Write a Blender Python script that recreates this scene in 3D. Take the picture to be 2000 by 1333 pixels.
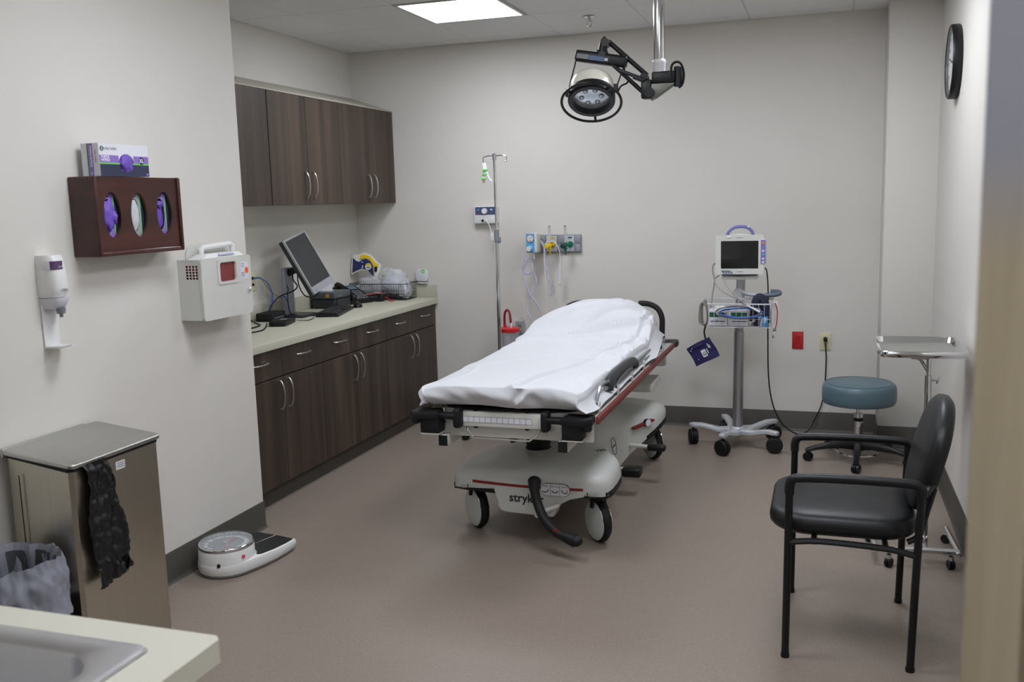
import bpy, bmesh, math, random
from mathutils import Vector, Matrix, noise
random.seed(7)
for o in list(bpy.data.objects): bpy.data.objects.remove(o)
scene = bpy.context.scene
COL = scene.collection
PI = math.pi
V = Vector

# ---------------------------------------------------------------- camera
cam_d = bpy.data.cameras.new('camera')
cam = bpy.data.objects.new('camera', cam_d); COL.objects.link(cam)
CR = V((0.94933689, 0.31305487, -0.02749745)); CU = V((-0.0199931, 0.14748649, 0.98886198)); CF = V((-0.31362356, 0.9382134, -0.14627331))
cm = Matrix.Identity(4)
for i in range(3):
    cm[i][0] = CR[i]; cm[i][1] = CU[i]; cm[i][2] = -CF[i]
cm.translation = (0, 0, 1.55)
cam.matrix_world = cm
cam_d.sensor_width = 36; cam_d.lens = 33.26; cam_d.clip_start = 0.05
cam_d.dof.use_dof = True; cam_d.dof.focus_distance = 4.8; cam_d.dof.aperture_fstop = 6.0
scene.camera = cam

# ---------------------------------------------------------------- light and exposure
world = bpy.data.worlds.new('world'); scene.world = world; world.use_nodes = True
world.node_tree.nodes['Background'].inputs[0].default_value = (.75, .8, .9, 1)
world.node_tree.nodes['Background'].inputs[1].default_value = 0.05
PANEL_POWER = 9.0          # emission strength of the ceiling light diffusers
scene.view_settings.view_transform = 'Standard'
scene.view_settings.look = 'None'
scene.view_settings.gamma = 1.0
scene.view_settings.use_curve_mapping = False
scene.view_settings.exposure = 1.5

# ---------------------------------------------------------------- materials
def lin(c):
    return tuple(((x/255)/12.92 if x/255 <= .04045 else ((x/255+.055)/1.055)**2.4) for x in c)
def mat(name, rgb, rough=.5, metal=0, var=.05, scale=9, bump=0, bscale=150, stretch=(1,1,1), spec=.5, coat=0, emit=0, alpha=1, trans=0, sheen=0, rvar=0):
    m = bpy.data.materials.new(name); m.use_nodes = True
    nt = m.node_tree; N = nt.nodes; L = nt.links
    b = N['Principled BSDF']
    c = lin(rgb)
    tc = N.new('ShaderNodeTexCoord'); mp = N.new('ShaderNodeMapping'); mp.inputs['Scale'].default_value = stretch
    L.new(tc.outputs['Object'], mp.inputs['Vector'])
    nz = N.new('ShaderNodeTexNoise'); nz.inputs['Scale'].default_value = scale; nz.inputs['Detail'].default_value = 4
    L.new(mp.outputs[0], nz.inputs['Vector'])
    rp = N.new('ShaderNodeValToRGB')
    rp.color_ramp.elements[0].position = .3; rp.color_ramp.elements[1].position = .7
    rp.color_ramp.elements[0].color = tuple(max(0, x*(1-var)) for x in c)+(1,)
    rp.color_ramp.elements[1].color = tuple(min(1, x*(1+var)) for x in c)+(1,)
    L.new(nz.outputs[0], rp.inputs[0]); L.new(rp.outputs[0], b.inputs['Base Color'])
    b.inputs['Roughness'].default_value = rough; b.inputs['Metallic'].default_value = metal
    b.inputs['Specular IOR Level'].default_value = spec
    b.inputs['Coat Weight'].default_value = coat
    b.inputs['Alpha'].default_value = alpha
    b.inputs['Transmission Weight'].default_value = trans
    b.inputs['Sheen Weight'].default_value = sheen
    if rvar:
        mr = N.new('ShaderNodeMapRange'); mr.inputs['To Min'].default_value = rough-rvar; mr.inputs['To Max'].default_value = rough+rvar
        L.new(nz.outputs[0], mr.inputs['Value']); L.new(mr.outputs[0], b.inputs['Roughness'])
    if emit:
        L.new(rp.outputs[0], b.inputs['Emission Color']); b.inputs['Emission Strength'].default_value = emit
    if bump:
        n2 = N.new('ShaderNodeTexNoise'); n2.inputs['Scale'].default_value = bscale; n2.inputs['Detail'].default_value = 3
        L.new(mp.outputs[0], n2.inputs['Vector'])
        bp = N.new('ShaderNodeBump'); bp.inputs['Strength'].default_value = bump; bp.inputs['Distance'].default_value = .002
        L.new(n2.outputs[0], bp.inputs['Height']); L.new(bp.outputs[0], b.inputs['Normal'])
    return m
def wood(name, dark, mid, light, rough=.45, grain=(30, 30, 1.2), coat=0):
    m = bpy.data.materials.new(name); m.use_nodes = True
    nt = m.node_tree; N = nt.nodes; L = nt.links; b = N['Principled BSDF']
    tc = N.new('ShaderNodeTexCoord'); oi = N.new('ShaderNodeObjectInfo')
    ad = N.new('ShaderNodeVectorMath'); ad.operation = 'ADD'
    sc = N.new('ShaderNodeVectorMath'); sc.operation = 'SCALE'; sc.inputs[0].default_value = (7, 11, 5)
    L.new(oi.outputs['Random'], sc.inputs['Scale'])
    L.new(tc.outputs['Object'], ad.inputs[0]); L.new(sc.outputs[0], ad.inputs[1])
    mp = N.new('ShaderNodeMapping'); mp.inputs['Scale'].default_value = grain
    L.new(ad.outputs[0], mp.inputs['Vector'])
    n1 = N.new('ShaderNodeTexNoise'); n1.inputs['Scale'].default_value = .45; n1.inputs['Detail'].default_value = 8; n1.inputs['Roughness'].default_value = .6; n1.inputs['Distortion'].default_value = .5
    L.new(mp.outputs[0], n1.inputs['Vector'])
    rp = N.new('ShaderNodeValToRGB'); e = rp.color_ramp.elements
    e[0].position = .3; e[0].color = lin(dark)+(1,); e[1].position = .72; e[1].color = lin(light)+(1,)
    x = e.new(.5); x.color = lin(mid)+(1,)
    L.new(n1.outputs[0], rp.inputs[0]); L.new(rp.outputs[0], b.inputs['Base Color'])
    b.inputs['Roughness'].default_value = rough; b.inputs['Coat Weight'].default_value = coat
    bp = N.new('ShaderNodeBump'); bp.inputs['Strength'].default_value = .08; bp.inputs['Distance'].default_value = .001
    L.new(n1.outputs[0], bp.inputs['Height']); L.new(bp.outputs[0], b.inputs['Normal'])
    return m
def speckle(name, c1, c2, c3, rough=.4, scale=130):
    m = bpy.data.materials.new(name); m.use_nodes = True
    nt = m.node_tree; N = nt.nodes; L = nt.links; b = N['Principled BSDF']
    tc = N.new('ShaderNodeTexCoord')
    n1 = N.new('ShaderNodeTexNoise'); n1.inputs['Scale'].default_value = scale; n1.inputs['Detail'].default_value = 2
    n2 = N.new('ShaderNodeTexNoise'); n2.inputs['Scale'].default_value = 1.3; n2.inputs['Detail'].default_value = 3
    L.new(tc.outputs['Object'], n1.inputs['Vector']); L.new(tc.outputs['Object'], n2.inputs['Vector'])
    rp = N.new('ShaderNodeValToRGB'); e = rp.color_ramp.elements
    e[0].position = .34; e[0].color = lin(c1)+(1,); e[1].position = .66; e[1].color = lin(c3)+(1,)
    x = e.new(.5); x.color = lin(c2)+(1,)
    L.new(n1.outputs[0], rp.inputs[0]); L.new(rp.outputs[0], b.inputs['Base Color'])
    mr = N.new('ShaderNodeMapRange'); mr.inputs['To Min'].default_value = rough-.07; mr.inputs['To Max'].default_value = rough+.07
    L.new(n2.outputs[0], mr.inputs['Value']); L.new(mr.outputs[0], b.inputs['Roughness'])
    bp = N.new('ShaderNodeBump'); bp.inputs['Strength'].default_value = .05; bp.inputs['Distance'].default_value = .001
    L.new(n1.outputs[0], bp.inputs['Height']); L.new(bp.outputs[0], b.inputs['Normal'])
    return m

WALL = mat('painted_wall', (211, 207, 200), .75, var=.012, scale=1.5, bump=.12, bscale=420)
CEIL = mat('ceiling_tile_white', (222, 222, 220), .9, var=.02, scale=40, bump=.35, bscale=260)
GRID = mat('ceiling_grid_white', (190, 188, 188), .5, var=.01)
FLOOR = speckle('vinyl_floor', (129, 117, 107), (135, 122, 112), (142, 128, 118), .42)
BASE = mat('vinyl_cove_base', (68, 65, 59), .55, var=.05, scale=14)
WOODU = wood('laminate_walnut', (40, 32, 27), (60, 48, 39), (88, 71, 57), .5, grain=(20, 20, .9))
WOODL = WOODU
DARK = mat('near_black', (18, 16, 15), .8, var=0)
CTOP = speckle('laminate_worktop', (170, 168, 150), (177, 175, 158), (184, 182, 165), .4, 240)
NICKEL = mat('satin_nickel', (185, 182, 176), .3, 1, var=.03)
CHROME = mat('chrome', (222, 223, 226), .08, 1, var=.01)
STEEL = mat('brushed_steel', (190, 190, 186), .36, 1, var=.07, scale=3, stretch=(1, 60, 60), rvar=.05)
STEELV = mat('brushed_steel_panel', (196, 190, 176), .32, 1, var=.04, scale=3, stretch=(60, 60, 1), rvar=.04)
SATIN = mat('satin_aluminium', (176, 177, 182), .3, .9, var=.02)
BLK = mat('black_plastic', (12, 13, 16), .42, var=.15, scale=30, spec=.4)
BLKS = mat('black_rubber', (10, 11, 14), .62, var=.12, spec=.4, scale=30, bump=.08)
BLKM = mat('black_powder_coated_steel', (9, 10, 13), .38, var=.1, spec=.4)
VINYL = mat('black_vinyl', (12, 14, 16), .42, var=.1, scale=12, spec=.4, bump=.12, bscale=300)
WHITEP = mat('white_plastic', (222, 222, 220), .38, var=.015)
GREYW = mat('warm_white_plastic', (203, 203, 196), .42, var=.02)
HOOD = mat('stretcher_grey_plastic', (196, 198, 194), .35, var=.015, spec=.45)
WHEELW = mat('wheel_cover_plastic', (196, 202, 198), .42, var=.02)
PAINTW = mat('cream_painted_steel', (203, 202, 196), .38, var=.015)
SHEET = mat('white_cotton_sheet', (206, 207, 211), .85, var=.01, bump=.06, bscale=500, sheen=.15)
RED = mat('red_plastic', (176, 28, 32), .38, var=.04)
REDR = mat('faded_red_bumper', (118, 50, 46), .5, var=.06)
STRIPE = mat('dark_red_stripe', (126, 20, 24), .4, var=.04)
GREY = mat('mid_grey_plastic', (120, 124, 128), .45, var=.03)
DGREY = mat('dark_grey_plastic', (38, 41, 45), .4, var=.05)
SCREEN = mat('dark_glass_screen', (16, 17, 20), .12, var=.05, coat=.4)
INK = mat('black_ink', (24, 26, 34), .6, var=0)
WINK = mat('white_ink', (225, 225, 228), .6, var=0)
PURPLE = mat('purple_card', (134, 104, 180), .55, var=.02)
NITR = mat('purple_nitrile_glove', (104, 72, 176), .5, var=.12, scale=30)
GREENK = mat('lime_green_print', (110, 196, 84), .55, var=.02)
NAVY = mat('navy_card', (40, 44, 72), .5, var=.03)
CARD = mat('white_card', (214, 214, 220), .55, var=.015)
TISSUE = mat('pale_grey_glove', (188, 190, 194), .6, var=.08, scale=60, bump=.4, bscale=120)
MAHOG = wood('mahogany_stained_wood', (40, 15, 13), (58, 23, 18), (78, 33, 24), .3, grain=(20, 2.0, 30), coat=.15)
CLEAR = mat('clear_plastic', (232, 234, 240), .12, var=.02, alpha=.3)
TUBEC = mat('clear_vinyl_tube', (206, 204, 226), .15, var=.03, alpha=.5)
TEAL = mat('teal_vinyl', (82, 104, 114), .36, var=.05, scale=14, bump=.06, bscale=300)
SLATE = mat('slate_blue_plastic', (92, 104, 116), .45, var=.04)
VIOLET = mat('lavender_plastic', (116, 110, 176), .4, var=.03)
NAVYF = mat('navy_nylon', (26, 20, 78), .6, var=.1, scale=40, bump=.2, bscale=300)
GASB = mat('blue_faceplate', (92, 160, 206), .4, var=.02)
YEL = mat('yellow_plastic', (222, 190, 30), .42, var=.04)
GRN = mat('oxygen_green', (22, 108, 84), .4, var=.05)
IVORY = mat('ivory_plastic', (206, 198, 164), .45, var=.02)
PINKF = mat('neon_pink_sticker', (240, 60, 120), .6, var=.02)
LINERB = mat('black_bin_liner', (16, 17, 20), .3, var=.2, scale=20, bump=.5, bscale=40)
LINERG = mat('grey_bin_liner', (150, 152, 164), .35, var=.08, scale=14, bump=.4, bscale=40, alpha=.8)
BLUEC = mat('blue_cable', (50, 92, 170), .45, var=.04)
YCAB = mat('yellow_cable', (170, 150, 60), .5, var=.05)
GCAB = mat('grey_cable', (150, 148, 144), .5, var=.05)
CREAMM = mat('cream_lamp_enamel', (224, 220, 206), .22, var=.01, coat=.3)
GLASSL = mat('lamp_lens', (196, 204, 210), .22, .6, var=.35, scale=22)
DOORW = None

# ---------------------------------------------------------------- mesh helpers
def frame(o, ex, ey):
    ex = V(ex).normalized(); ey = V(ey); ey = (ey-ex*ey.dot(ex)).normalized(); ez = ex.cross(ey)
    m = Matrix.Identity(4)
    for i in range(3): m[i][0] = ex[i]; m[i][1] = ey[i]; m[i][2] = ez[i]
    m.translation = V(o); return m
def along(p0, p1):
    z = (V(p1)-V(p0)).normalized(); a = V((0, 0, 1)) if abs(z.z) < .95 else V((1, 0, 0))
    x = a.cross(z).normalized(); y = z.cross(x)
    m = Matrix.Identity(4)
    for i in range(3): m[i][0] = x[i]; m[i][1] = y[i]; m[i][2] = z[i]
    m.translation = V(p0); return m
def rz(a, o=(0, 0, 0)): return Matrix.Translation(V(o)) @ Matrix.Rotation(a, 4, 'Z')
def smoothpath(pts, n=6, closed=False):
    P = [V(p) for p in pts]; out = []
    m = len(P)
    rng = range(m) if closed else range(m-1)
    for i in rng:
        if closed: p0, p1, p2, p3 = P[(i-1) % m], P[i], P[(i+1) % m], P[(i+2) % m]
        else: p0, p1, p2, p3 = P[max(i-1, 0)], P[i], P[i+1], P[min(i+2, m-1)]
        for k in range(n):
            t = k/n
            out.append(.5*((2*p1)+(-p0+p2)*t+(2*p0-5*p1+4*p2-p3)*t*t+(-p0+3*p1-3*p2+p3)*t**3))
    if not closed: out.append(P[-1])
    return out
def rrect(w, h, r, n=4):
    pts = []
    for cx, cy, a0 in ((w/2-r, h/2-r, 0), (-w/2+r, h/2-r, PI/2), (-w/2+r, -h/2+r, PI), (w/2-r, -h/2+r, 3*PI/2)):
        for k in range(n+1):
            a = a0+PI/2*k/n; pts.append((cx+r*math.cos(a), cy+r*math.sin(a)))
    return pts
def ellipse(rx, ry, n=28, cx=0, cy=0):
    return [(cx+rx*math.cos(2*PI*k/n), cy+ry*math.sin(2*PI*k/n)) for k in range(n)]
class MB:
    def __init__(s, M=None): s.bm = bmesh.new(); s.M = M
    def _x(s, verts, M):
        if M is not None: bmesh.ops.transform(s.bm, matrix=M, verts=verts)
    def box(s, c, size, bev=0, seg=2, M=None):
        r = bmesh.ops.create_cube(s.bm, size=1)['verts']
        for v in r: v.co = V((v.co.x*size[0]+c[0], v.co.y*size[1]+c[1], v.co.z*size[2]+c[2]))
        if bev:
            ed = list({e for v in r for e in v.link_edges})
            g = bmesh.ops.bevel(s.bm, geom=ed, offset=bev, segments=seg, profile=.5, affect='EDGES')
            r = list({v for f in g['faces'] for v in f.verts} | {v for v in r if v.is_valid})
        s._x(r, M); return s
    def bb(s, x0, x1, y0, y1, z0, z1, bev=0, seg=2, M=None):
        return s.box(((x0+x1)/2, (y0+y1)/2, (z0+z1)/2), (abs(x1-x0), abs(y1-y0), abs(z1-z0)), bev, seg, M)
    def loft(s, rings, cap=True, closed=True, M=None):
        vs = [[s.bm.verts.new(V(p)) for p in r] for r in rings]
        n = len(vs[0])
        for a, b in zip(vs[:-1], vs[1:]):
            for i in range(n if closed else n-1):
                j = (i+1) % n
                try: s.bm.faces.new((a[i], a[j], b[j], b[i]))
                except ValueError: pass
        if cap and closed:
            try: s.bm.faces.new(list(reversed(vs[0]))); s.bm.faces.new(vs[-1])
            except ValueError: pass
        s._x([v for r in vs for v in r], M); return s
    def cyl(s, p0, p1, r0, r1=None, n=16, cap=True, bev=0):
        r1 = r0 if r1 is None else r1
        A = along(p0, p1); L = (V(p1)-V(p0)).length
        prof = [(r0, 0), (r1, L)]
        if bev: prof = [(r0-bev, 0), (r0, bev), (r1, L-bev), (r1-bev, L)]
        return s.lathe(prof, n, A, cap)
    def lathe(s, prof, n=24, M=None, cap=True):
        rings = [[(r*math.cos(2*PI*k/n), r*math.sin(2*PI*k/n), z) for k in range(n)] for r, z in prof]
        return s.loft(rings, cap, True, M)
    def tube(s, pts, r, n=8, closed=False, cap=True, sm=0, flat=1):
        P = smoothpath(pts, sm, closed) if sm else [V(p) for p in pts]
        m = len(P); rings = []
        up = None
        for i in range(m):
            if closed: t = P[(i+1) % m]-P[i-1]
            else: t = P[min(i+1, m-1)]-P[max(i-1, 0)]
            t = t.normalized() if t.length > 1e-9 else V((0, 0, 1))
            if up is None:
                a = V((0, 0, 1)) if abs(t.z) < .9 else V((0, 1, 0)); up = (a-t*a.dot(t)).normalized()
            else:
                up = up-t*up.dot(t)
                up = up.normalized() if up.length > 1e-6 else V((1, 0, 0))
            sd = t.cross(up)
            rr = r(i/(m-1)) if callable(r) else r
            rings.append([P[i]+(sd*math.cos(2*PI*k/n)+up*math.sin(2*PI*k/n)*flat)*rr for k in range(n)])
        if closed: rings.append(rings[0]); cap = False
        if closed:
            vs = [[s.bm.verts.new(p) for p in q] for q in rings[:-1]]
            for i in range(len(vs)):
                a, b = vs[i], vs[(i+1) % len(vs)]
                for k in range(n):
                    j = (k+1) % n; s.bm.faces.new((a[k], a[j], b[j], b[k]))
            return s
        return s.loft(rings, cap)
    def prism(s, poly, z0, z1, M=None, bev=0, seg=2):
        if bev:
            def ins(d):
                out = []
                n = len(poly)
                area = sum(poly[i][0]*poly[(i+1) % n][1]-poly[(i+1) % n][0]*poly[i][1] for i in range(n))
                sg = 1 if area > 0 else -1
                for i in range(n):
                    a, b, c = V(poly[i-1]+(0,)), V(poly[i]+(0,)), V(poly[(i+1) % n]+(0,))
                    e1 = (b-a).normalized(); e2 = (c-b).normalized()
                    n1 = V((-e1.y, e1.x, 0))*sg; n2 = V((-e2.y, e2.x, 0))*sg
                    h = (n1+n2); h = h.normalized() if h.length > 1e-6 else n1
                    k = max(.35, h.dot(n1)); q = b+h*(d/k); out.append((q.x, q.y))
                return out
            sgn = 1 if z1 > z0 else -1
            bot = [[(x, y, z0+sgn*bev*(1-math.cos(PI/2*k/seg))) for x, y in ins(bev*(1-math.sin(PI/2*k/seg)))] for k in range(seg+1)]
            top = [[(x, y, z1-sgn*bev*(1-math.cos(PI/2*k/seg))) for x, y in ins(bev*(1-math.sin(PI/2*k/seg)))] for k in range(seg, -1, -1)]
            return s.loft(bot+top, True, True, M)
        return s.loft([[(x, y, z0) for x, y in poly], [(x, y, z1) for x, y in poly]], True, True, M)
    def plate(s, outer, holes, z0, z1, M=None):
        b2 = bmesh.new(); ed = []
        for lp in [outer]+list(holes):
            vs = [b2.verts.new((x, y, z0)) for x, y in lp]
            for i in range(len(vs)): ed.append(b2.edges.new((vs[i], vs[(i+1) % len(vs)])))
        bmesh.ops.triangle_fill(b2, use_beauty=True, use_dissolve=False, edges=ed)
        fs = list(b2.faces)
        g = bmesh.ops.extrude_face_region(b2, geom=fs)
        bmesh.ops.translate(b2, vec=(0, 0, z1-z0), verts=[e for e in g['geom'] if isinstance(e, bmesh.types.BMVert)])
        if M is not None: bmesh.ops.transform(b2, matrix=M, verts=b2.verts)
        me = bpy.data.meshes.new('t'); b2.to_mesh(me); b2.free(); s.bm.from_mesh(me); bpy.data.meshes.remove(me); return s
    def ball(s, c, r, n=16, m=8, M=None):
        rr = r if isinstance(r, (tuple, list)) else (r, r, r)
        g = bmesh.ops.create_uvsphere(s.bm, u_segments=n, v_segments=m, radius=1)['verts']
        for v in g: v.co = V((v.co.x*rr[0]+c[0], v.co.y*rr[1]+c[1], v.co.z*rr[2]+c[2]))
        s._x(g, M); return s
    def torus(s, R, r, M=None, n=40, m=8, a0=0, a1=2*PI):
        pts = [(R*math.cos(a0+(a1-a0)*k/n), R*math.sin(a0+(a1-a0)*k/n), 0) for k in range(n+(0 if a1-a0 > 6.28 else 1))]
        if M is not None: pts = [M @ V(p) for p in pts]
        return s.tube(pts, r, m, closed=(a1-a0 > 6.28))
    def grid(s, fn, nu, nv, thick=0):
        vs = [[s.bm.verts.new(V(fn(i/nu, j/nv))) for j in range(nv+1)] for i in range(nu+1)]
        for i in range(nu):
            for j in range(nv): s.bm.faces.new((vs[i][j], vs[i+1][j], vs[i+1][j+1], vs[i][j+1]))
        if thick:
            bmesh.ops.recalc_face_normals(s.bm, faces=s.bm.faces)
            bmesh.ops.solidify(s.bm, geom=list(s.bm.faces), thickness=thick)
        return s
    def build(s, name, material, parent=None, org=None, ang=35):
        bm = s.bm
        if s.M is not None: bmesh.ops.transform(bm, matrix=s.M, verts=bm.verts)
        if parent is not None: org = V(parent['_o'])
        elif org is None:
            xs = [v.co.x for v in bm.verts]; ys = [v.co.y for v in bm.verts]; zs = [v.co.z for v in bm.verts]
            org = V(((min(xs)+max(xs))/2, (min(ys)+max(ys))/2, min(zs)))
        org = V(org)
        bmesh.ops.translate(bm, vec=-org, verts=bm.verts)
        bmesh.ops.recalc_face_normals(bm, faces=bm.faces)
        me = bpy.data.meshes.new(name); bm.to_mesh(me); bm.free()
        for p in me.polygons: p.use_smooth = True
        me.set_sharp_from_angle(angle=math.radians(ang))
        me.materials.append(material)
        o = bpy.data.objects.new(name, me); COL.objects.link(o)
        o['_o'] = tuple(org)
        if parent is not None: o.parent = parent
        else: o.location = org
        return o
def thing(name, loc, label, cat, group=None):
    e = bpy.data.objects.new(name, None); COL.objects.link(e); e.location = loc; e['_o'] = tuple(loc)
    e.empty_display_size = .1
    return tag(e, label, cat, group)
def tag(o, label, cat, group=None, kind=None):
    if label: o['label'] = label
    if cat: o['category'] = cat
    if group: o['group'] = group
    if kind: o['kind'] = kind
    return o
def struct(o, label=None, cat=None):
    o['kind'] = 'structure'
    if label: o['label'] = label
    if cat: o['category'] = cat
    return o
def place(src, parent, delta):
    """copy of a mesh part sharing its data, shifted by delta inside its parent"""
    c = src.copy(); COL.objects.link(c); c.parent = parent; c.location = V(src.location)+V(delta)
    for ch in list(src.children):
        k = ch.copy(); COL.objects.link(k); k.parent = c
    return c
def text(name, s, size, M, material, parent, bold=0, spacing=1, sx=1, align='CENTER'):
    cu = bpy.data.curves.new(name, 'FONT'); cu.body = s; cu.size = size; cu.extrude = .0004; cu.align_x = align; cu.align_y = 'CENTER'
    cu.offset = bold; cu.space_character = spacing; cu.resolution_u = 2
    ob = bpy.data.objects.new('tmp_text', cu); COL.objects.link(ob)
    bpy.context.view_layer.update()
    me = bpy.data.meshes.new_from_object(ob.evaluated_get(bpy.context.evaluated_depsgraph_get()))
    bpy.data.objects.remove(ob); bpy.data.curves.remove(cu)
    b = MB(); b.bm.from_mesh(me); bpy.data.meshes.remove(me)
    bmesh.ops.transform(b.bm, matrix=M @ Matrix.Diagonal((sx, 1, 1, 1)), verts=b.bm.verts)
    return b.build(name, material, parent)
# ================================================================ room
XA, YB, ZC, XJ, YJ, XR, XL, YL = -3.315, 6.362, 2.64, 0.319, 6.047, 0.601, -2.591, 3.844
ZBB = 0.132
YF = -1.2
struct(MB().bb(-3.5, 2.0, YF-.1, 6.5, -.06, 0).build('floor', FLOOR), 'speckled taupe sheet vinyl floor', 'floor')
struct(MB().bb(-3.45, XL, YF, YL, 0, 2.75).build('wall_left', WALL), 'cream painted wall beside the cabinet alcove', 'wall')
struct(MB().bb(XA-.1, XA, YL, YB, 0, 2.75).build('wall_alcove', WALL), 'cream painted wall behind the cabinets', 'wall')
struct(MB().bb(XA-.1, .8, YB, YB+.1, 0, 2.75).build('wall_back', WALL), 'cream painted wall at the head of the stretcher', 'wall')
struct(MB().bb(XJ, .8, YJ, YB, 0, 2.75, .006).build('wall_column', WALL), 'boxed-out cream wall corner behind the stool', 'wall')
struct(MB().bb(XR, XR+.12, 1.76, YJ, 0, 2.75).bb(XR, XR+.12, YF, .82, 0, 2.75).bb(XR, XR+.12, .82, 1.76, 2.1, 2.75).build('wall_right', WALL), 'cream painted wall under the clock', 'wall')
struct(MB().bb(-3.45, 2.0, YF-.1, YF, 0, 2.75).build('wall_front', WALL), 'cream painted wall behind the viewer', 'wall')
struct(MB().bb(1.9, 2.0, YF, 6.5, 0, 2.75).build('wall_corridor', WALL), 'corridor wall beyond the door', 'wall')
# cove bases, each with a rounded toe
def cove(name, M, length):
    b = MB(M)
    prof = [(0, 0), (.02, 0), (.011, .006), (.006, .018), (.005, ZBB-.003), (.003, ZBB), (0, ZBB)]
    b.loft([[(0, p[0], p[1]) for p in prof], [(length, p[0], p[1]) for p in prof]])
    return struct(b.build(name, BASE, ang=50))
cove('baseboard_back', frame((XJ, YB, 0), (-1, 0, 0), (0, -1, 0)), XJ-(-2.66))
cove('baseboard_column', frame((XR, YJ, 0), (-1, 0, 0), (0, -1, 0)), XR-XJ+.005)
cove('baseboard_columnside', frame((XJ, YJ-.005, 0), (0, 1, 0), (-1, 0, 0)), YB-YJ+.005)
cove('baseboard_right', frame((XR, 1.76, 0), (0, 1, 0), (-1, 0, 0)), YJ-1.76)
cove('baseboard_left', frame((XL, YL+.005, 0), (0, -1, 0), (1, 0, 0)), YL+.005-1.25)
# ceiling: slab, grid bars and lay-in tiles
ceil = struct(MB().bb(-3.5, 2.0, YF-.1, 6.5, ZC+.012, ZC+.1).build('ceiling', CEIL, org=(0, 0, 0)), 'suspended tile ceiling', 'ceiling')
GX0, GY0, GS = -2.315, 4.97, .61
gx = [GX0+GS*k for k in range(-2, 5)]; gy = [GY0+GS*k for k in range(-10, 3)]
xs = [XA+.001]+[x for x in gx if x > XA+.02 and x < XR]+[XR-.001]; ys = [YF+.001]+[y for y in gy if y > YF]+[YB-.001]
LIGHTS = [(-2.315, 4.97), (-.485, 4.36), (-1.705, 2.53), (-.485, 1.92), (-.485, -.52)]  # last panel is added out of view to brighten door edge and chair front
def is_light(x, y): return any(abs(x-a) < .05 and abs(y-b) < .05 for a, b in LIGHTS)
tcache = {}
for i in range(len(xs)-1):
    for j in range(len(ys)-1):
        if is_light(xs[i], ys[j]): continue
        if xs[i+1] <= XL+.01 and ys[j+1] < YL: continue
        w, h = round(xs[i+1]-xs[i]-.005, 3), round(ys[j+1]-ys[j]-.005, 3)
        if (w, h) not in tcache:
            b = MB(); b.box((0, 0, .005), (w, h, .012), .0035, 1)
            o = b.build('ceiling_tile', CEIL, ceil); tcache[(w, h)] = o
        else:
            o = tcache[(w, h)].copy(); COL.objects.link(o); o.parent = ceil
        o.location = ((xs[i]+xs[i+1])/2, (ys[j]+ys[j+1])/2, ZC+.002+.0005*((i*7+j*3) % 3))
for x in xs[1:-1]: MB().bb(x-.009, x+.009, YF, YB, ZC+.004, ZC+.012).build('grid_bar', GRID, ceil)
for y in ys[1:-1]: MB().bb(XA, XR, y-.009, y+.009, ZC+.0035, ZC+.0115).build('grid_bar', GRID, ceil)
LAMP = mat('light_diffuser', (238, 243, 252), .6, var=0, emit=PANEL_POWER)
for k, (lx, ly) in enumerate(LIGHTS):
    where = ['square ceiling light panel above the cabinets', 'square ceiling light panel above the surgical lamp', 'square ceiling light panel above the steel bin',
             'square ceiling light panel near the door', 'added unseen ceiling light panel behind the viewer, brightens the door'][k]
    t = thing('ceiling_light', (lx+GS/2, ly+GS/2, ZC-.004), where, 'ceiling light', 'square ceiling light panels')
    b = MB()
    b.bb(lx+.008, lx+GS-.008, ly+.008, ly+.03, ZC-.004, ZC+.01).bb(lx+.008, lx+GS-.008, ly+GS-.03, ly+GS-.008, ZC-.004, ZC+.01)
    b.bb(lx+.008, lx+.03, ly+.03, ly+GS-.03, ZC-.004, ZC+.01).bb(lx+GS-.03, lx+GS-.008, ly+.03, ly+GS-.03, ZC-.004, ZC+.01)
    b.build('frame', GRID, t)
    MB().bb(lx+.03, lx+GS-.03, ly+.03, ly+GS-.03, ZC-.001, ZC+.008).build('diffuser', LAMP, t)
t = thing('sprinkler_head', (-1.385, 5.78, ZC), 'small fire sprinkler head on the ceiling tiles', 'sprinkler')
MB().lathe([(.003, -.001), (.034, -.002), (.036, -.006), (.02, -.012), (.003, -.012)], 20, rz(0, (-1.385, 5.78, ZC))).build('escutcheon', CHROME, t)
MB().cyl((-1.385, 5.78, ZC-.01), (-1.385, 5.78, ZC-.03), .009, n=12).tube([(-1.397, 5.78, ZC-.028), (-1.402, 5.78, ZC-.042), (-1.39, 5.78, ZC-.058)], .0025, 6).tube([(-1.373, 5.78, ZC-.028), (-1.368, 5.78, ZC-.042), (-1.38, 5.78, ZC-.058)], .0025, 6).build('body', NICKEL, t)
MB().cyl((-1.385, 5.78, ZC-.058), (-1.385, 5.78, ZC-.062), .019, n=16).build('deflector', NICKEL, t)

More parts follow.
